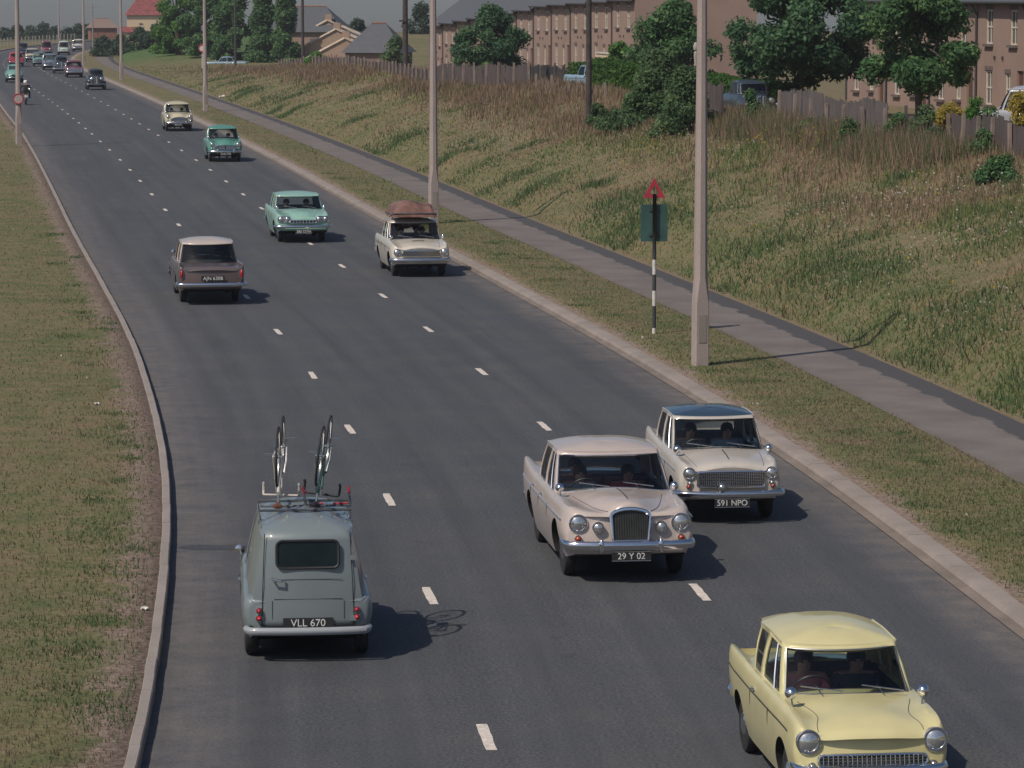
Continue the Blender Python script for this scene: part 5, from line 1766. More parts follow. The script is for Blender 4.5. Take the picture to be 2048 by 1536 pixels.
# ---------------------------------------------------------------- signs
M['sign_black'] = mat('sign_black', (.045, .047, .05), rough=.5, noise=.2)
M['sign_white'] = mat('sign_white', (.55, .52, .48), rough=.6, noise=.15)
M['sign_green'] = mat('sign_back_green', (.035, .085, .075), rough=.5, noise=.25, nscale=4)
M['sign_red'] = mat('sign_red', (.36, .03, .05), rough=.5, noise=.15)
p = on_road(1308, 678)
sg = empty("warning_sign", (p.x, p.y, .1), R(5), "hollow red triangle warning sign over a dark green plate on a banded pole", "road sign")
b = MB()
zs = [(-.3, 2), (.06, 1), (.20, 0), (.62, 1), (.96, 0), (1.30, 1), (1.63, 0), (3.06, 0)]
prev = -.3
bands = [(-.3, .14, 1), (.14, .62, 0), (.62, .95, 1), (.95, 1.30, 0), (1.30, 1.62, 1), (1.62, 3.02, 0)]
for a, c, k in bands: b.lathe([(.042, a), (.042, c)], (0, 0, 0), (0, 0, 1), 14, mi=k, cap=False)
b.lathe([(.042, 3.02), (.02, 3.05), (0, 3.055)], (0, 0, 0), (0, 0, 1), 14)
b.build("pole", [M['sign_black'], M['sign_white']], sg, 40)
b = MB()
b.box((0, .06, 2.41), (.585, .012, .80))
b.build("plate", M['sign_green'], sg, 0)
b = MB()
for z in (2.15, 2.68): b.box((0, .045, z), (.22, .03, .04))
b.build("clip", M['sign_black'], sg, 0)
b = MB()
for y in (.0, .03):
    pass
o1 = [(0, 3.38), (-.24, 2.95), (.24, 2.95)]
i1 = [(0, 3.225), (-.105, 3.035), (.105, 3.035)]
V = [(x, yy, z) for yy in (.045, .085) for x, z in o1 + i1]
Fs = []
for i in range(3):
    j = (i + 1) % 3
    Fs += [(i, j, 3 + j, 3 + i), (6 + i, 9 + i, 9 + j, 6 + j), (i, 6 + i, 6 + j, j), (3 + i, 3 + j, 9 + j, 9 + i)]
b.add(V, Fs)
b.build("triangle", M['sign_red'], sg, 0)
# speed disc by the far post
ps = at(405, 145, 336)
zb = max(float(ground_z(ps.x - float(kx(336)), 336)), -.2)
rs = empty("round_sign", (ps.x, 336, zb), 0, "red and white round road sign behind the lamp post near the dense tree", "road sign")
b = MB(); b.tube([(0, 0, -.3), (0, 0, 2.2)], .05, 8); b.build("pole", M['sign_white'], rs)
b = MB(); b.lathe([(.0, .0), (.27, .0), (.27, .015), (0, .015)], (0, -.08, 2.0), (0, -1, 0), 24); b.build("disc", M['sign_white'], rs, 30)
b = MB(); b.tube([(.33 * math.cos(a), -.085, 2.0 + .33 * math.sin(a)) for a in np.linspace(0, 2 * math.pi, 25)[:-1]], .06, 6, closed=True); b.build("ring", M['sign_red'], rs, 60)
p = on_road(38, 293)
rs = empty("round_sign", (p.x + .02, p.y - .17, 2.32), 0, "small pale disc with a red ring fixed to the left lamp post", "road sign")
b = MB(); b.lathe([(.0, .0), (.21, .0), (.21, .015), (0, .015)], (0, 0, 0), (0, -1, 0), 24); b.build("disc", M['post_conc'], rs, 30)
b = MB(); b.tube([(.235 * math.cos(a), -.008, .235 * math.sin(a)) for a in np.linspace(0, 2 * math.pi, 25)[:-1]], .03, 6, closed=True); b.build("ring", M['sign_red'], rs, 60)

# ---------------------------------------------------------------- trees, bushes, hedges
M['leaf'] = attr_mat('leaves', .65, .5)
M['bark'] = mat('bark', (.075, .058, .045), rough=.95, noise=.4, nscale=9, bump=.8, bscale=14)
LEAFC = {
    'dark': np.array([[.030, .066, .034], [.044, .088, .042], [.062, .112, .054], [.022, .048, .028]]),
    'mid': np.array([[.042, .088, .036], [.058, .112, .044], [.085, .138, .056], [.030, .064, .030]]),
    'bush': np.array([[.042, .074, .034], [.058, .096, .042], [.08, .115, .052], [.030, .054, .028]]),
    'bright': np.array([[.05, .115, .026], [.07, .14, .034], [.04, .09, .022]]),
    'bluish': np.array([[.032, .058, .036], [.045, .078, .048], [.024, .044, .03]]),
    'yellow': np.array([[.20, .155, .03], [.24, .19, .04], [.15, .13, .03], [.07, .09, .03]]),
}
def leaf_cloud(clumps, n, size, pal, squash=1.0, rs=None):
    """clumps: (centre, radius); leaves sit mostly near each clump's skin"""
    g = rs or rng
    w = np.array([c[1]**2 for c in clumps]); w /= w.sum()
    idx = g.choice(len(clumps), n, p=w)
    C = np.array([c[0] for c in clumps])[idx]
    Rr = np.array([c[1] for c in clumps])[idx]
    d = g.normal(size=(n, 3)); d /= np.linalg.norm(d, axis=1)[:, None]
    rad = Rr * (g.random(n)**.45) * (1 + g.normal(0, .08, n))
    P = C + d * rad[:, None] * np.array([1, 1, squash])
    nrm = d * .6 + g.normal(size=(n, 3)) * .55 + np.array([0, 0, .35]); nrm /= np.linalg.norm(nrm, axis=1)[:, None]
    t = np.cross(nrm, g.normal(size=(n, 3))); t /= np.linalg.norm(t, axis=1)[:, None]
    u = np.cross(nrm, t)
    s = size * g.uniform(.6, 1.35, n)[:, None]
    V = np.stack([P - t * s, P - u * s * .5 + nrm * s * .12, P + t * s, P + u * s * .5 + nrm * s * .12], 1).reshape(-1, 3)
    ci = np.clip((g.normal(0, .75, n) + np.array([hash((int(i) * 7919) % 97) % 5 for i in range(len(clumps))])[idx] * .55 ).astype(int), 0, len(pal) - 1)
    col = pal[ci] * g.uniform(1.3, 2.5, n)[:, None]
    return V, col
def crown_clumps(w, h, n, r0, r1, base=.0, power=1.0, g=None):
    g = g or rng
    out = []
    for i in range(n):
        a, t = g.random() * 2 * math.pi, g.random()
        z = base + (h - base) * t
        prof = math.sin(math.pi * min(1, (.12 + .88 * t))**power) if True else 1
        q = (g.random()**.5) * max(.15, prof)
        out.append(((math.cos(a) * w * q, math.sin(a) * w * q, z), g.uniform(r0, r1)))
    return out
def plant(name, label, cat, pos, w, h, trunk_h, n_cl, n_leaf, size, pal, r0, r1, group=None, power=.8, limbs=5, squash=.85):
    root = empty(name, pos, random.uniform(0, 6), label, cat, group)
    cl = crown_clumps(w, h, n_cl, r0, r1, trunk_h, power)
    V, col = leaf_cloud(cl, n_leaf, size, LEAFC[pal], squash)
    V[:, 2] = np.maximum(V[:, 2], .02)
    o = link("crown", raw_mesh("crown", V, np.arange(4 * n_leaf).reshape(n_leaf, 4), M['leaf'], col, 4), root)
    b = MB()
    tr = max(.05, h * .022)
    lean = random.uniform(-.2, .2)
    top = Vector((lean, random.uniform(-.2, .2), trunk_h + (h - trunk_h) * .55))
    b.tube([(0, 0, -.3), (0, 0, .1), top * .5, top], [tr * 1.5, tr * 1.15, tr * .9, tr * .35], 8)
    for i in range(limbs):
        c = Vector(cl[int(rng.integers(0, len(cl)))][0])
        s_ = top * random.uniform(.45, .9)
        b.tube([s_, (s_ + c) * .5 + Vector((0, 0, .1 * h * .3)), c], [tr * .5, tr * .32, tr * .12], 6)
    b.build("trunk", M['bark'], root)
    return root
def on_bank(px, D, dz=0.0):
    """the ground under picture column px at distance D"""
    X = (px - 1024) / CAM_F * (D * math.cos(PITCH) + .8)
    return Vector((X, D, float(ground_z(X - float(kx(D)), D)) + dz))
def px_h(py0, py1, D): return (py1 - py0) * D / CAM_F
TG = "trees on the housing estate"
plant("tree", "dense dark tree standing before the brown terrace, second from the right edge", "tree", on_bank(1598, 140), 2.9, 6.4, 1.5, 80, 26000, .12, 'dark', .45, .85, TG)
plant("tree", "round crowned tree with a short forked trunk nearest the right edge", "tree", on_bank(1836, 130), 2.1, 5.6, 1.5, 62, 21000, .11, 'mid', .38, .72, TG)
plant("tree", "leafy mid green tree left of the tallest lamp post before the gable wall", "tree", on_bank(1350, 168), 2.3, 4.6, .4, 60, 16000, .12, 'mid', .45, .8, TG)
plant("tree", "spreading dark tree behind the fence left of the dark telegraph pole", "tree", on_bank(985, 205), 2.35, 4.1, .7, 60, 14000, .12, 'dark', .4, .75, TG)
plant("tree", "pointed little conifer beside the hedge and white wall", "conifer", on_bank(1242, 196), .62, 2.7, .1, 26, 3000, .10, 'bright', .2, .38, power=1.6)
for px, D, w, h, pal, lab in ((356, 372, 2.7, 9.5, 'bright', "pale topped tree at the left of the tall green screen"), (412, 368, 3.1, 10.0, 'mid', "tall bright tree in the middle of the green screen behind the round sign"), (462, 360, 2.2, 9.8, 'mid', "tall tree at the right of the green screen with a bare dark pole before it"), (528, 355, 1.25, 8.4, 'mid', "slim silvery tree left of the grey roofed house"), (570, 350, 1.25, 8.0, 'mid', "slim tree standing against the grey roofed house")):
    plant("tree", lab, "tree", on_bank(px, D), w, h, .2, 70, 15000, .19, pal, .5, .95, TG, power=.4)
plant("bush", "large dark green bush on the bank just left of the tallest lamp post", "bush", on_bank(1312, 131, -.25), 2.0, 2.75, .0, 120, 32000, .08, 'bush', .28, .52, power=.28, limbs=9)
plant("bush", "dark green bush filling the slope between the large bush and the tallest lamp post", "bush", on_bank(1372, 124, -.2), 1.35, 2.3, 0, 70, 16000, .075, 'bush', .26, .45, power=.3, limbs=6)
for px, D, w, h, pal, lab in ((1612, 111, .65, .7, 'mid', "low green scrub against the left end of the grey boarded fence"), (1700, 106, .7, .8, 'bush', "low dark scrub against the middle of the grey boarded fence"), (1792, 103, .6, .85, 'mid', "leafy scrub at the right end of the grey boarded fence"), (1870, 99, .6, .75, 'bush', "leafy scrub at the left end of the fence with pale stakes"), (1960, 95, .6, .7, 'mid', "leafy scrub climbing the pale stakes near the right edge")):
    plant("bush", lab, "bush", on_bank(px, D, -.15), w, h, 0, 18, 2600, .055, pal, .14, .26, "scrub along the garden fences", power=.4)
plant("bush", "dark bush at the foot of the dark telegraph pole", "bush", on_bank(1195, 135), .55, .9, 0, 16, 2500, .07, 'bush', .18, .3)
plant("bush", "rounded green bush with yellow flowers left of the pale grey van", "bush", on_bank(1895, 104), .6, 1.45, .3, 18, 3200, .055, 'yellow', .18, .3)
plant("bush", "rounded green bush close beside the pale grey van", "bush", on_bank(1950, 108), .65, 1.6, .3, 20, 3200, .06, 'bright', .2, .34)
plant("bush", "tall yellow flowering bush at the right edge of the picture", "bush", on_bank(2040, 96), .6, 1.75, .1, 24, 4500, .05, 'yellow', .18, .32)
plant("bush", "dark green bramble low on the bank at the right edge", "bush", on_bank(2000, 89, -.3), 1.0, .75, 0, 26, 4200, .06, 'mid', .16, .30, power=.3)
plant("bush", "leafy bramble climbing the fence before the pre-war parked car", "bush", on_bank(1503, 121, -.2), .5, 1.15, 0, 16, 3000, .055, 'mid', .14, .26)
plant("bush", "small green shrub growing between the two runs of garden fence", "bush", on_bank(1850, 103), .6, 1.0, 0, 16, 2600, .055, 'bush', .18, .3)
plant("bush", "green creeper hanging over the dark board fence", "bush", on_bank(973, 181), .5, 1.05, 0, 12, 1500, .08, 'bright', .18, .3)
plant("bush", "dark shrub beside the end of the brown terrace and the slate roof", "bush", on_bank(790, 285), 1.0, 2.6, 0, 22, 2600, .13, 'bush', .35, .6)
plant("bush", "round distant bush against the sky between two roofs", "bush", at(716, 75, 380), 1.1, 1.9, 0, 20, 2200, .15, 'bluish', .35, .6)
plant("bush", "low green bush on the crest below the stepped gables", "bush", on_bank(632, 275), .9, 1.0, 0, 16, 2200, .11, 'bright', .3, .45)
for i, (px, D, w, h) in enumerate(((205, 410, 1.2, 2.4), (240, 405, 1.4, 2.2), (280, 398, 1.5, 2.3), (315, 390, 1.5, 2.6))):
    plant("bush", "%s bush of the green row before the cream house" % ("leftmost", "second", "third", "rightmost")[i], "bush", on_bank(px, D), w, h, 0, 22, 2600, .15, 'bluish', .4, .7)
plant("tree", "hazy tree filling the gap between the slate roof and the terrace", "tree", at(842, 75, 430), 2.0, 3.6, .2, 24, 3000, .2, 'bluish', .5, .9, power=.5)
# trimmed garden hedges
def hedge(a, c, h, th, pal, label, n):
    a, c = Vector(a), Vector(c)
    L = (c - a).length
    root = empty("hedge", a, math.atan2((c - a).y, (c - a).x), label, "hedge")
    g = rng
    x = g.random(n) * L
    face = g.random(n)
    y = np.where(face < .55, -th / 2, g.uniform(-th / 2, th / 2, n)); z = np.where(face < .55, g.random(n) * h, h)
    P = np.stack([x, y, z], -1) + g.normal(0, .05, (n, 3))
    P[:, 2] += (NZ(x * .8, x * 0 + 3) - .5) * .18
    nr = g.normal(size=(n, 3)) + np.where(face < .55, 1, 0)[:, None] * np.array([0, -1, .3]) + np.where(face >= .55, 1, 0)[:, None] * np.array([0, 0, 1.2])
    nr /= np.linalg.norm(nr, axis=1)[:, None]
    t = np.cross(nr, g.normal(size=(n, 3))); t /= np.linalg.norm(t, axis=1)[:, None]
    u = np.cross(nr, t)
    s = .085 * g.uniform(.6, 1.4, n)[:, None]
    V = np.stack([P - t * s, P - u * s * .55, P + t * s, P + u * s * .55], 1).reshape(-1, 3)
    col = LEAFC[pal][g.integers(0, len(LEAFC[pal]), n)] * g.uniform(.95, 1.5, n)[:, None]
    link("foliage", raw_mesh("foliage", V, np.arange(4 * n).reshape(n, 4), M['leaf'], col, 4), root)
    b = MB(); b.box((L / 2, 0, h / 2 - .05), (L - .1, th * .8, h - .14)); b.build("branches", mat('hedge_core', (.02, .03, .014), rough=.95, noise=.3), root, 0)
    return root
def bank_pt(px, D): return on_bank(px, D)
hedge(bank_pt(1150, 189), bank_pt(1450, 160), 1.35, .8, 'bright', "bright clipped hedge running behind the light blue parked car", 9000)
hedge(bank_pt(1440, 150), bank_pt(1580, 139), 1.35, .8, 'bright', "bright clipped hedge behind the pre-war parked car", 5000)
hedge(on_bank(1192, 160), on_bank(1300, 150), 1.45, .8, 'bright', "bright clipped hedge right of the dark telegraph pole", 5000)

# distant wood and the field beyond the bend
far_cl = []
for px in range(-80, 260, 11):
    D = 640 + 25 * math.sin(px * .3)
    p = at(px, 84, D)
    far_cl.append(((p.x, p.y, p.z + random.uniform(.2, .8)), random.uniform(1.0, 2.0)))
for i, (px, top, wd) in enumerate(((10, 62, 2.6), (36, 58, 2.4), (62, 57, 2.2), (86, 52, 2.5), (108, 59, 2.3), (136, 62, 2.4), (158, 54, 2.4), (178, 53, 2.3), (200, 60, 2.2), (-20, 58, 2.6))):
    D = 620
    p = at(px, 92, D)
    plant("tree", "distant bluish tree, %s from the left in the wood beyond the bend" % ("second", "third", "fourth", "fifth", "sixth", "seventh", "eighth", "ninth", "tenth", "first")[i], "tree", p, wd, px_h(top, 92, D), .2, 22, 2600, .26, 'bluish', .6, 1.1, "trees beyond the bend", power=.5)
M['far_post'] = mat('weathered_post', (.26, .22, .20), rough=.9, noise=.3)
fp = empty("field_fence", Vector((at(10, 90, 485).x, 485, .1)), 0, "line of pale fence posts across the field beyond the bend", "fence")
b = MB(); b.box((0, 0, .45), (.14, .14, 1.5)); pm_ = b.mesh("post", M['far_post'], 0)
for px in list(range(-40, 156, 7)):
    D = 482 + (px + random.uniform(-1.5, 1.5)) * .37
    q = at(px, 90, D); q.z = .1 + float(fall(D))
    o = link("post", pm_, fp)
    o.location = q - fp.location
    o.rotation_euler = (0, random.uniform(-.06, .06), 0)
b = MB(); b.tube([Vector((at(-40, 90, 467.4).x, 467.4, .85)) - fp.location, Vector((at(155, 90, 539.6).x, 539.6, .85)) - fp.location], .03, 4); b.build("rail", M['far_post'], fp)

# ---------------------------------------------------------------- fences along the top of the bank
M['board'] = mat('weathered_board', (.075, .065, .064), rough=.92, noise=.35, nscale=1.6, col2=(.115, .098, .094), coords='Position')
M['board_dark'] = mat('creosoted_board', (.058, .046, .044), rough=.92, noise=.35, nscale=1.6, col2=(.088, .07, .068), coords='Position')
M['stake'] = mat('pale_stake', (.23, .18, .155), rough=.9, noise=.3, nscale=2, coords='Position')
def shared_box(nm, sz, material, top=0):
    b = MB()
    b.box((0, 0, sz[2] / 2), sz)
    return b.mesh(nm, material, 0)
def garden_fence(pts, label, board_h, bw=.14, gap=.012, post_h=1.2, board_mat=None, post_every=1.8, sag=.05, stakes=False, rails=True, picket=False, post_w=.09):
    """pts: ground points in a row"""
    root = empty("garden_fence", pts[0], 0, label, "fence", "fences along the back gardens")
    O = Vector(root.location)
    bm_ = shared_box("board", (bw, .02, board_h), board_mat or M['board'])
    pm_ = shared_box("post", (post_w, post_w, post_h), M['stake'] if stakes else (board_mat or M['board']))
    nb_ = 0
    for a, c in zip(pts[:-1], pts[1:]):
        a, c = Vector(a), Vector(c)
        d = c - a
        L = math.hypot(d.x, d.y)
        ang = math.atan2(d.y, d.x)
        k = max(1, int(L / (bw + gap)))
        for i in range(k):
            t = (i + .5) / k
            if random.random() < .03: continue
            o = link("board", bm_, root)
            o.location = a + d * t - O + Vector((0, 0, random.uniform(-sag, sag) + .08 * math.sin(t * 7 + a.x)))
            o.rotation_euler = (0, random.uniform(-.03, .03), ang)
            nb_ += 1
        m = max(1, int(L / post_every))
        nrm = Vector((d.y, -d.x, 0)).normalized() * -.08
        if nrm.y > 0: nrm = -nrm
        for i in range(m + 1):
            t = i / m
            o = link("post", pm_, root)
            o.location = a + d * t - O + nrm + Vector((0, 0, random.uniform(-.12, .06)))
            o.rotation_euler = (random.uniform(-.05, .05), random.uniform(-.06, .06), ang)
        if rails:
            for hz in (.25, board_h * .82):
                b = MB()
                b.tube([a - O + Vector((0, 0, hz)) - nrm * .3, c - O + Vector((0, 0, hz)) - nrm * .3], .03, 4)
                b.build("rail", board_mat or M['board'], root)
    return root
def fpts(lst): return [on_bank(px, D) for px, D in lst]
garden_fence(fpts([(2100, 91), (1985, 95.5), (1900, 100)]), "dark boarded fence with pale stakes below the yellow bushes", .95, board_mat=M['board_dark'], stakes=True, post_h=1.05, post_every=1.3)
garden_fence(fpts([(1772, 106), (1690, 110), (1560, 118)]), "grey close boarded fence right of the pre-war parked car", 1.12, bw=.11, stakes=True, post_every=1.9, post_h=1.0)
garden_fence(fpts([(1445, 125), (1412, 127)]), "short brown board fence between the tallest lamp post and the pre-war car", 1.25, board_mat=M['board_dark'])
garden_fence(fpts([(1890, 113), (1815, 117)]), "low grey gate and fence beside the forked tree trunk", .75)
garden_fence(fpts([(1062, 169), (1000, 176), (930, 184), (868, 192)]), "dark board fence with pale stakes below the spreading dark tree", 1.1, board_mat=M['board_dark'], stakes=True, post_every=2.4, post_h=1.25)
garden_fence(fpts([(1215, 148), (1140, 155), (1075, 164)]), "broken row of stakes in front of the light blue parked car", .55, bw=.08, gap=.75, board_mat=M['stake'], stakes=True, rails=False, post_every=3.2, post_h=.85)
garden_fence(fpts([(862, 196), (760, 225), (660, 262), (560, 300)]), "low ragged fence along the crest below the slate roof", .75, bw=.12, gap=.16, board_mat=M['board_dark'], stakes=True, post_every=2.2, post_h=.95)
garden_fence([on_bank(1150, 197), on_bank(1062, 214)], "dark pointed railings in front of the terrace doors", 1.0, bw=.05, gap=.14, board_mat=M['sign_black'], post_every=3)
# poles
M['pole'] = mat('tarred_pole', (.055, .045, .042), rough=.9, noise=.35, nscale=5)
M['pole_pale'] = mat('pale_pole', (.34, .31, .28), rough=.8, noise=.2)
for px, D, r, h, mt, lab in ((1177, 137, .125, 7, 'pole', "dark telegraph pole rising from the bank beside the light blue parked car"), (811, 235, .20, 8, 'pole', "thick dark telegraph pole before the left end of the terrace"), (606, 300, .14, 8, 'pole', "dark wooden pole in front of the grey roofed house"), (471, 345, .12, 8, 'pole', "thin dark pole against the tall green screen"), (186, 470, .10, 6, 'far_post', "thin distant pole above the green hedge")):
    p = on_bank(px, D)
    o = empty("telegraph_pole", p, 0, lab, "pole")
    b = MB(); b.tube([(0, 0, -.4), (0, 0, h)], [r, r * .75], 10); b.build("shaft", M[mt], o)
    b = MB(); b.box((0, 0, h - .5), (1.6, .1, .1)); b.build("crossarm", M[mt], o, 0)
    if px == 811:
        b = MB(); b.box((-.15, -.15, 4.0 - .2), (.5, .2, .12)); b.build("bracket", M[mt], o, 0)
p = on_bank(1390, 150)
o = empty("garden_lamp", p, 0, "white turned garden lamp post left of the tallest lamp post", "lamp post")
b = MB(); b.lathe([(.06, 0), (.05, .3), (.045, 1.9), (.07, 1.95), (.05, 2.05), (.075, 2.3), (.075, 2.5), (.0, 2.6)], (0, 0, 0), (0, 0, 1), 10); b.build("shaft", M['pole_pale'], o)
b = MB(); b.lathe([(.08, 2.6), (.11, 2.75), (.06, 2.9), (0, 2.95)], (0, 0, 0), (0, 0, 1), 10); b.build("lantern", M['pole_pale'], o)

# ---------------------------------------------------------------- parked vehicles on the estate
def park(root, px, D, ang):
    p = on_bank(px, D)
    root.location = p
    root.rotation_euler = (0, 0, ang)
PG = "vehicles parked on the estate"
k1 = make_car(far(S_OLD, paint=PT['darkblue'], bump_f=(.46, .70, dict(hgt=.07, bow=.06, wrap=.1, out=.16))), "parked_car", "dark blue pre-war car parked behind the fence right of the tallest lamp post", 'car', PG)[1]
park(k1, 1498, 136, math.pi + R(12))
k2 = make_car(far(S_VAN, paint=PT['silver'], plates=[]), "parked_van", "pale grey van parked behind the yellow bush at the right edge", 'van', PG)[1]
park(k2, 2042, 121, R(80))
k3 = make_car(far(S_COR, paint=PT['skyblue'], plates=[]), "parked_car", "light blue car parked behind the stakes left of the dark telegraph pole", 'car', PG)[1]
park(k3, 1200, 172, math.pi + R(30))
k4 = make_car(far(S_COR, paint=PT['skyblue'], plates=[]), "parked_car", "light blue car mostly hidden by the large dark bush", 'car', PG)[1]
park(k4, 1290, 156, math.pi + R(30))
k5 = make_car(far(S_COR, paint=PT['skyblue'], plates=[]), "parked_car", "pale blue car parked beyond the round road sign", 'car', PG)[1]
p5 = at(450, 152, 352)
k5.location = (p5.x, 352, -.25); k5.rotation_euler = (0, 0, R(85))

# ---------------------------------------------------------------- houses
M['harl'] = concrete("brown_roughcast", (.262, .182, .15), (.315, .222, .184), .5)
M['harl_dark'] = concrete("dark_roughcast", (.19, .135, .112), (.23, .162, .138), .5)
M['slate'] = mat('slate', (.060, .066, .074), rough=.7, noise=.3, nscale=3, col2=(.085, .09, .098), bump=.5, bscale=9)
M['frame_white'] = mat('window_paint', (.56, .50, .43), rough=.5, noise=.1)
M['frame_blue'] = mat('window_paint_blue', (.12, .20, .22), rough=.5, noise=.1)
M['sill'] = mat('sill_stone', (.13, .10, .09), rough=.9, noise=.2)
M['door_brown'] = mat('door_paint', (.10, .05, .035), rough=.5, noise=.15)
M['gutter'] = mat('gutter_iron', (.05, .05, .055), rough=.6, noise=.2)
M['pane'] = mat('window_pane', (.03, .04, .045), rough=.05, spec=.6, noise=.4, nscale=1.5)
M['curtain'] = mat('curtain', (.42, .40, .36), rough=.9, noise=.25, nscale=6)
M['cream_wall'] = concrete("cream_render", (.55, .44, .30), (.60, .49, .34), .4)
M['red_tile'] = mat('red_tile', (.20, .055, .05), rough=.8, noise=.3, nscale=2, bump=.5, bscale=6)
M['red_brick'] = mat('red_brick_wall', (.24, .11, .075), rough=.9, noise=.3, nscale=3)
M['coping'] = mat('coping_stone', (.40, .32, .25), rough=.9, noise=.25, nscale=2)
M['tan_wall'] = concrete("tan_stone", (.30, .21, .155), (.36, .26, .19), .6)
_wp = {}
def window(parent, x, z, w, h, fmat='frame_white', y=0.0, curtain=True):
    """in a wall whose outer face is the plane y = 0, looking towards -y"""
    key = (round(w, 2), round(h, 2), fmat)
    if key not in _wp:
        t = .06
        b = MB()
        for sx in (-1, 1): b.box((sx * (w / 2 - t / 2), 0, 0), (t, .07, h))
        for sz in (-1, 1): b.box((0, .001, sz * (h / 2 - t / 2)), (w - 2 * t, .066, t))
        b.box((0, .006, 0), (w - 2 * t, .05, t * .9)); b.box((0, .009, 0), (t * .7, .044, h - 2 * t))
        fr = b.mesh("window", M[fmat], 0)
        b = MB(); b.box((0, .03, 0), (w - t, .008, h - t)); pn = b.mesh("pane", M['pane'], 0)
        b = MB()
        n = 9
        for sx in (-1, 1):
            rows = [[(sx * (w / 2 - .06 - q * w * .22 / n), .06 + .015 * (q % 2), zz) for q in range(n)] for zz in (-h / 2 + .06, h / 2 - .06)]
            b.grid(rows)
        cu = b.mesh("curtain", M['curtain'], 0)
        b = MB(); b.box((0, -.03, -h / 2 - .05), (w + .22, .20, .10)); si = b.mesh("sill", M['sill'], 0)
        b = MB(); b.box((0, -.004, h / 2 + .10), (w + .16, .03, .16)); lt = b.mesh("lintel", M['sill'], 0)
        _wp[key] = (fr, pn, cu, si, lt)
    fr, pn, cu, si, lt = _wp[key]
    o = link("window", fr, parent)
    o.location = (x, y + .07, z)
    link("pane", pn, o)
    s_ = link("sill", si, o); s_.location = (0, -.07, 0)
    l_ = link("lintel", lt, o); l_.location = (0, -.07, 0)
    return o
def wall_with_holes(x0, x1, z0, z1, holes, depth=.16):
    """front wall sheet with window reveals"""
    b = MB()
    xs = sorted({x0, x1} | {h[0] for h in holes} | {h[1] for h in holes})
    zs = sorted({z0, z1} | {h[2] for h in holes} | {h[3] for h in holes})
    for i in range(len(xs) - 1):
        for j in range(len(zs) - 1):
            cx, cz = (xs[i] + xs[i + 1]) / 2, (zs[j] + zs[j + 1]) / 2
            if any(h[0] < cx < h[1] and h[2] < cz < h[3] for h in holes): continue
            b.add([(xs[i], 0, zs[j]), (xs[i + 1], 0, zs[j]), (xs[i + 1], 0, zs[j + 1]), (xs[i], 0, zs[j + 1])], [(0, 1, 2, 3)])
    for a, c, d, e in holes:
        b.add([(a, 0, d), (c, 0, d), (c, 0, e), (a, 0, e), (a, depth, d), (c, depth, d), (c, depth, e), (a, depth, e)], [(0, 1, 5, 4), (1, 2, 6, 5), (2, 3, 7, 6), (3, 0, 4, 7)])
    return b
def terrace_house(W, label, doors=True, gable_near=False):
    """front in the plane y = 0 looking to -y; x runs along the street"""
    root = empty("terraced_house", (0, 0, 0), 0, label, "house", "brown terraced houses above the bank")
    D_, E = 7.5, 4.75
    wins = [(.24 * W, 3.75, .95, 1.35), (.72 * W, 3.75, .95, 1.35), (.24 * W, 1.35, .95, 1.35), (.62 * W, 1.35, .7, 1.2)]
    dx = .86 * W
    holes = [(x - w / 2, x + w / 2, z - h / 2, z + h / 2) for x, z, w, h in wins] + [(dx - .45, dx + .45, .0, 2.1)]
    b = wall_with_holes(0, W, -1.5, E, holes)
    b.add([(0, D_, -1.5), (W, D_, -1.5), (W, D_, E), (0, D_, E)], [(0, 1, 2, 3)])
    for x in (0, W): b.add([(x, 0, -1.5), (x, D_, -1.5), (x, D_, E), (x, D_ / 2, E + 2.9), (x, 0, E)], [(0, 1, 2, 3, 4)])
    b.build("wall", M['harl'], root, 0)
    for x, z, w, h in wins: window(root, x, z, w, h)
    b = MB(); b.box((dx, .12, 1.05), (.90, .05, 2.1)); d = b.build("door", M['door_brown'], root, 0)
    b = MB(); b.lathe([(.03, 0), (.035, .03), (0, .05)], (dx - .33, .09, 1.0), (0, -1, 0), 8); b.build("door_knob", M['dull_chrome'], d)
    b = MB()
    for s, y0, y1 in ((0, -.30, D_ / 2), (1, D_ + .3, D_ / 2)):
        z0, z1 = E - .10, E + 2.95
        b.add([(-.05, y0, z0), (W + .05, y0, z0), (W + .05, y1, z1), (-.05, y1, z1), (-.05, y0, z0 + .1), (W + .05, y0, z0 + .1), (W + .05, y1, z1 + .1), (-.05, y1, z1 + .1)], [(3, 2, 1, 0), (4, 5, 6, 7), (0, 1, 5, 4), (1, 2, 6, 5), (3, 0, 4, 7)])
    rf = b.build("roof", M['slate'], root, 0)
    b = MB(); b.box((W, D_ / 2, E + 3.4), (.7, 1.4, 1.5)); b.build("chimney", M['harl_dark'], rf, 0)
    b = MB(); b.tube([(-.05, -.36, E - .04), (W + .05, -.36, E - .04)], .065, 6); b.build("gutter", M['gutter'], root)
    b = MB(); b.tube([(.02, -.07, -1), (.02, -.07, E - .5), (.02, -.30, E - .1)], .045, 6); b.build("downpipe", M['gutter'], root)
    b = MB()
    for x in (.36 * W, .52 * W): b.box((x, -.03, 2.55), (.14, .05, .14))
    b.build("vent", M['gutter'], root, 0)
    return root
HOUSE_W = 7.0
protos = terrace_house(HOUSE_W, "x")
OFF = 27.0
def house_at(D, z, label, first=False):
    o = protos if first else copy_tree(protos)
    tn = ktan(D)
    o.location = (float(kx(D)) + OFF, D, z)
    # local x runs away from the camera along the street, the front looks at the road
    o.rotation_euler = (0, 0, math.atan2(1, tn) )
    # local -y must look towards the road (to -x): mirror the street direction by standing the origin at the near end
    o['label'] = label; o['category'] = "house"; o['group'] = "brown terraced houses above the bank"
    return o
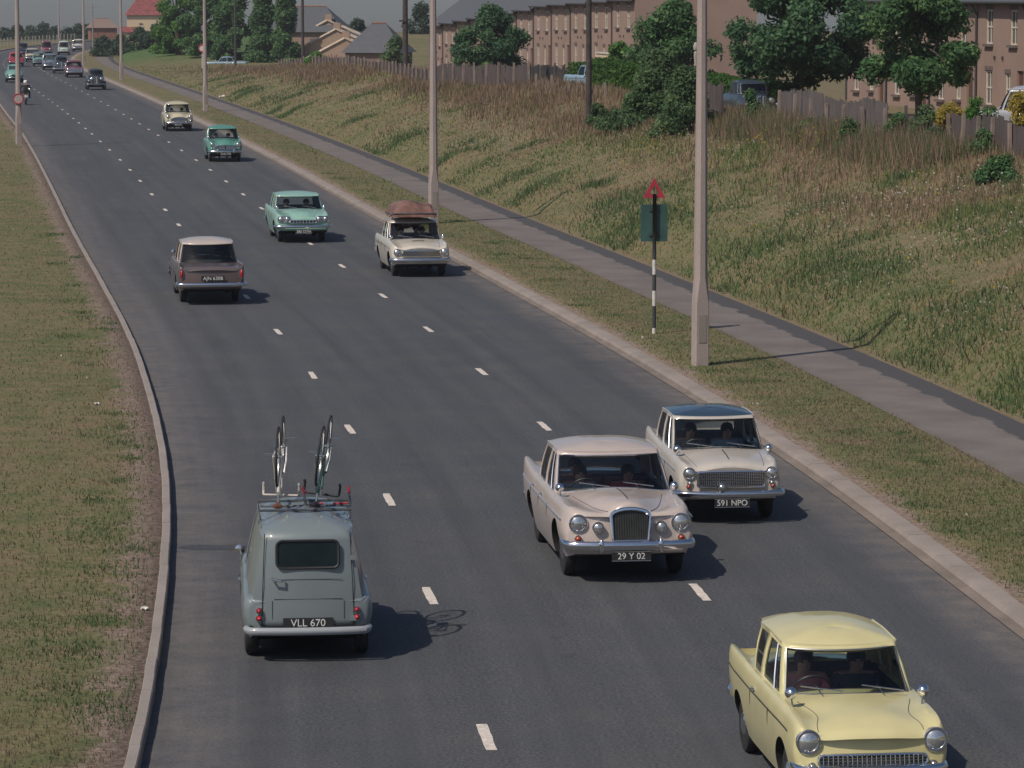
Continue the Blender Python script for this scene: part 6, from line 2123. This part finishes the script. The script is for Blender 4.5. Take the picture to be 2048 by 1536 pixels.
# facade normal: with local x along +street, local -y looks to +X, so run the street the other way
def place_house(o, D, z):
    tn = ktan(D + HOUSE_W / 2)
    u = Vector((-tn, -1, 0)).normalized()        # local x: towards the camera
    far_end = Vector((float(kx(D)) + OFF, D, z)) - u * HOUSE_W
    o.location = far_end
    o.rotation_euler = (0, 0, math.atan2(u.y, u.x))
names_a = ["nearest house of the brown terrace, cut off by the right edge", "brown terraced house beside the forked tree, with blue window frames", "brown terraced house behind the round crowned tree", "brown terraced house glimpsed between the two large trees", "brown terraced house behind the dense dark tree, nearer part", "brown terraced house behind the dense dark tree, farther part"]
D = 122.0
for i, lab in enumerate(names_a):
    o = house_at(D, 2.35, lab, i == 0); place_house(o, D, 2.35)
    D += HOUSE_W
names_b = ["brown terraced house at the near end of the second terrace, its gable wall in view", "brown terraced house seen just left of the gable wall", "brown terraced house crossed by the dark telegraph pole", "brown terraced house behind the pointed railings", "brown terraced house at the right of the spreading dark tree"]
D = 214.0
for i, lab in enumerate(names_b):
    z = 2.25 - .12 * i
    o = house_at(D, z, lab); place_house(o, D, z)
    D += HOUSE_W
names_c = ["brown terraced house behind the spreading dark tree, nearer part", "brown terraced house behind the spreading dark tree, farther part", "brown terraced house left of the spreading dark tree", "brown terraced house right of the second lamp post", "brown terraced house behind the second lamp post", "brown terraced house right of the thick dark pole", "brown terraced house at the far left end of the terrace"]
for i, lab in enumerate(names_c):
    z = 1.45 - .24 * i
    o = house_at(D, z, lab); place_house(o, D, z)
    D += HOUSE_W
# blue painted frames on the upper window by the right edge
# hip roofed slate building
def hip_house(name, label, c, wx, wy, h, rh, rot, wall_mat, roof_mat, ridge=.35, z0=-2.0, cat="house", windows=()):
    root = empty(name, c, rot, label, cat)
    b = MB(); b.box((0, 0, (h + z0) / 2), (wx, wy, h - z0)); b.build("wall", wall_mat, root, 0)
    e = .35
    a = [(-wx / 2 - e, -wy / 2 - e, h - .05), (wx / 2 + e, -wy / 2 - e, h - .05), (wx / 2 + e, wy / 2 + e, h - .05), (-wx / 2 - e, wy / 2 + e, h - .05)]
    r = [(-wx / 2 * ridge, 0, h + rh), (wx / 2 * ridge, 0, h + rh)]
    b = MB(); b.add(a + r, [(0, 1, 5, 4), (1, 2, 5), (2, 3, 4, 5), (3, 0, 4), (3, 2, 1, 0)])
    rf = b.build("roof", roof_mat, root, 0)
    b = MB(); b.tube([r[0], r[1]], .10, 6); b.build("ridge_tiles", M['red_brick'] if roof_mat is M['slate'] else roof_mat, rf)
    for x, z, w, h_ in windows: window(root, x, z, w, h_, y=-wy / 2 - .06)
    return root
p = at(758, 112, 318)
hip_house("slate_roofed_house", "low building under a dark hipped slate roof left of the terrace", (p.x, 318, 1.2), 5.0, 6, 1.0, 2.55, R(-8), M['harl_dark'], M['slate'], .25, -2)
p = at(604, 100, 375)
hip_house("grey_roofed_house", "brown house under a grey roof half hidden by slim trees", (p.x, 375, .6), 9.5, 7, 2.8, 2.6, R(-6), M['harl'], M['slate'], .55, -2, windows=((2.0, 1.3, 1.0, 1.2), (-1.5, 1.3, 1.0, 1.2)))
p = at(205, 82, 600)
hip_house("brick_house", "distant red brick house with a brown roof left of the cream house", (p.x, 600, -.6), 4.4, 5, 2.2, 1.5, R(12), M['red_brick'], M['harl_dark'], .5, -2)
# cream house with red roof
p = at(300, 88, 520)
ch_ = hip_house("cream_house", "large cream rendered house with a red tiled roof", (p.x, 520, 0), 6.6, 7, 4.25, 2.6, R(6), M['cream_wall'], M['red_tile'], .5, -2.5, windows=((-1.3, 2.2, .35, 1.3),))
b = MB(); b.box((-3.0, -4.3, .7), (2.6, 1.6, 2.2)); b.build("porch", M['cream_wall'], ch_, 0)
b = MB(); b.add([(-4.5, -5.3, 1.8), (-1.6, -5.3, 1.8), (-1.6, -3.4, 2.55), (-4.5, -3.4, 2.55), (-4.5, -5.3, 1.7), (-1.6, -5.3, 1.7), (-1.6, -3.4, 2.45), (-4.5, -3.4, 2.45)], [(0, 1, 2, 3), (7, 6, 5, 4), (0, 4, 5, 1), (1, 5, 6, 2), (3, 7, 4, 0)]); b.build("porch_roof", M['red_tile'], ch_, 0)
b = MB(); b.tube([(1.0, -3.56, -1.5), (1.0, -3.56, 3.5)], .07, 6); b.build("downpipe", M['gutter'], ch_)
# a row of gabled cottages with raking stone copings
for i, (px, py, D, lab) in enumerate(((655, 44, 372, "farthest tan cottage with a raking stone coping"), (672, 62, 352, "middle tan cottage of the stepped row"), (690, 80, 334, "nearest tan cottage of the stepped row beside the slate roof"))):
    p = at(px, py, D)
    root = empty("cottage", (p.x, D, p.z), R(-4), lab, "house", "tan cottages with raking copings")
    w, dpt = 4.6, 9.0
    b = MB()
    b.add([(-w, -.1, -2.6), (w * .75, -.1, -2.0), (w * .75, -.1, -1.5), (0, -.1, 0), (-w, -.1, -2.4), (-w, dpt, -2.4), (0, dpt, 0), (w * .75, dpt, -1.5), (-w, -.1, -5), (w * .75, -.1, -5)], [(8, 9, 2, 3, 4), (3, 6, 5, 4)[::-1], (2, 7, 6, 3)[::-1]])
    b.build("gable_wall", M['tan_wall'], root, 0)
    b = MB()
    b.add([(-w - .2, .1, -2.45), (0, .1, .06), (0, dpt, .06), (-w - .2, dpt, -2.45)], [(0, 1, 2, 3)])
    b.add([(w * .75 + .2, .1, -1.58), (0, .1, .06), (0, dpt, .06), (w * .75 + .2, dpt, -1.58)], [(3, 2, 1, 0)])
    b.build("roof", M['slate'], root, 0)
    for dy in (-.1, 1.6):
        b = MB()
        b.tube([(-w - .25, dy, -2.42), (0, dy, .14)], .16, 4); b.tube([(0, dy, .14), (w * .75 + .25, dy, -1.52)], .16, 4)
        b.build("coping", M['coping'], root)
    b = MB(); b.box((.1, .2, .35), (.7, .6, .9)); b.build("chimney", M['tan_wall'], root, 0)
# low white garden wall by the little conifer
p = on_bank(1225, 200)
o = empty("garden_wall", p, math.atan2(-1, .155) + math.pi, "low white wall behind the little pointed conifer", "wall")
b = MB(); b.box((0, 0, .9), (9, .25, 1.7)); b.build("wall", M['cream_wall'], o, 0)
b = MB(); b.box((0, 0, 1.79), (9.1, .35, .08)); b.build("coping", M['frame_white'], o, 0)
print("scene built")

# ---------------------------------------------------------------- summer haze
hz = MB()
hz.box((100, 880, -3.5), (2700, 2000, 33.0))
hm = bpy.data.materials.new("haze")
hm.use_nodes = True
hm.node_tree.nodes.clear()
ho = hm.node_tree.nodes.new("ShaderNodeOutputMaterial")
hv = hm.node_tree.nodes.new("ShaderNodeVolumePrincipled")
hv.inputs["Color"].default_value = (.90, .87, .96, 1)
hv.inputs["Density"].default_value = .0002
hv.inputs["Anisotropy"].default_value = .2
hm.node_tree.links.new(hv.outputs[0], ho.inputs["Volume"])
haze = hz.build("haze", hm, None, 0)
haze['kind'] = 'stuff'
haze['label'] = "thin summer haze over the road"
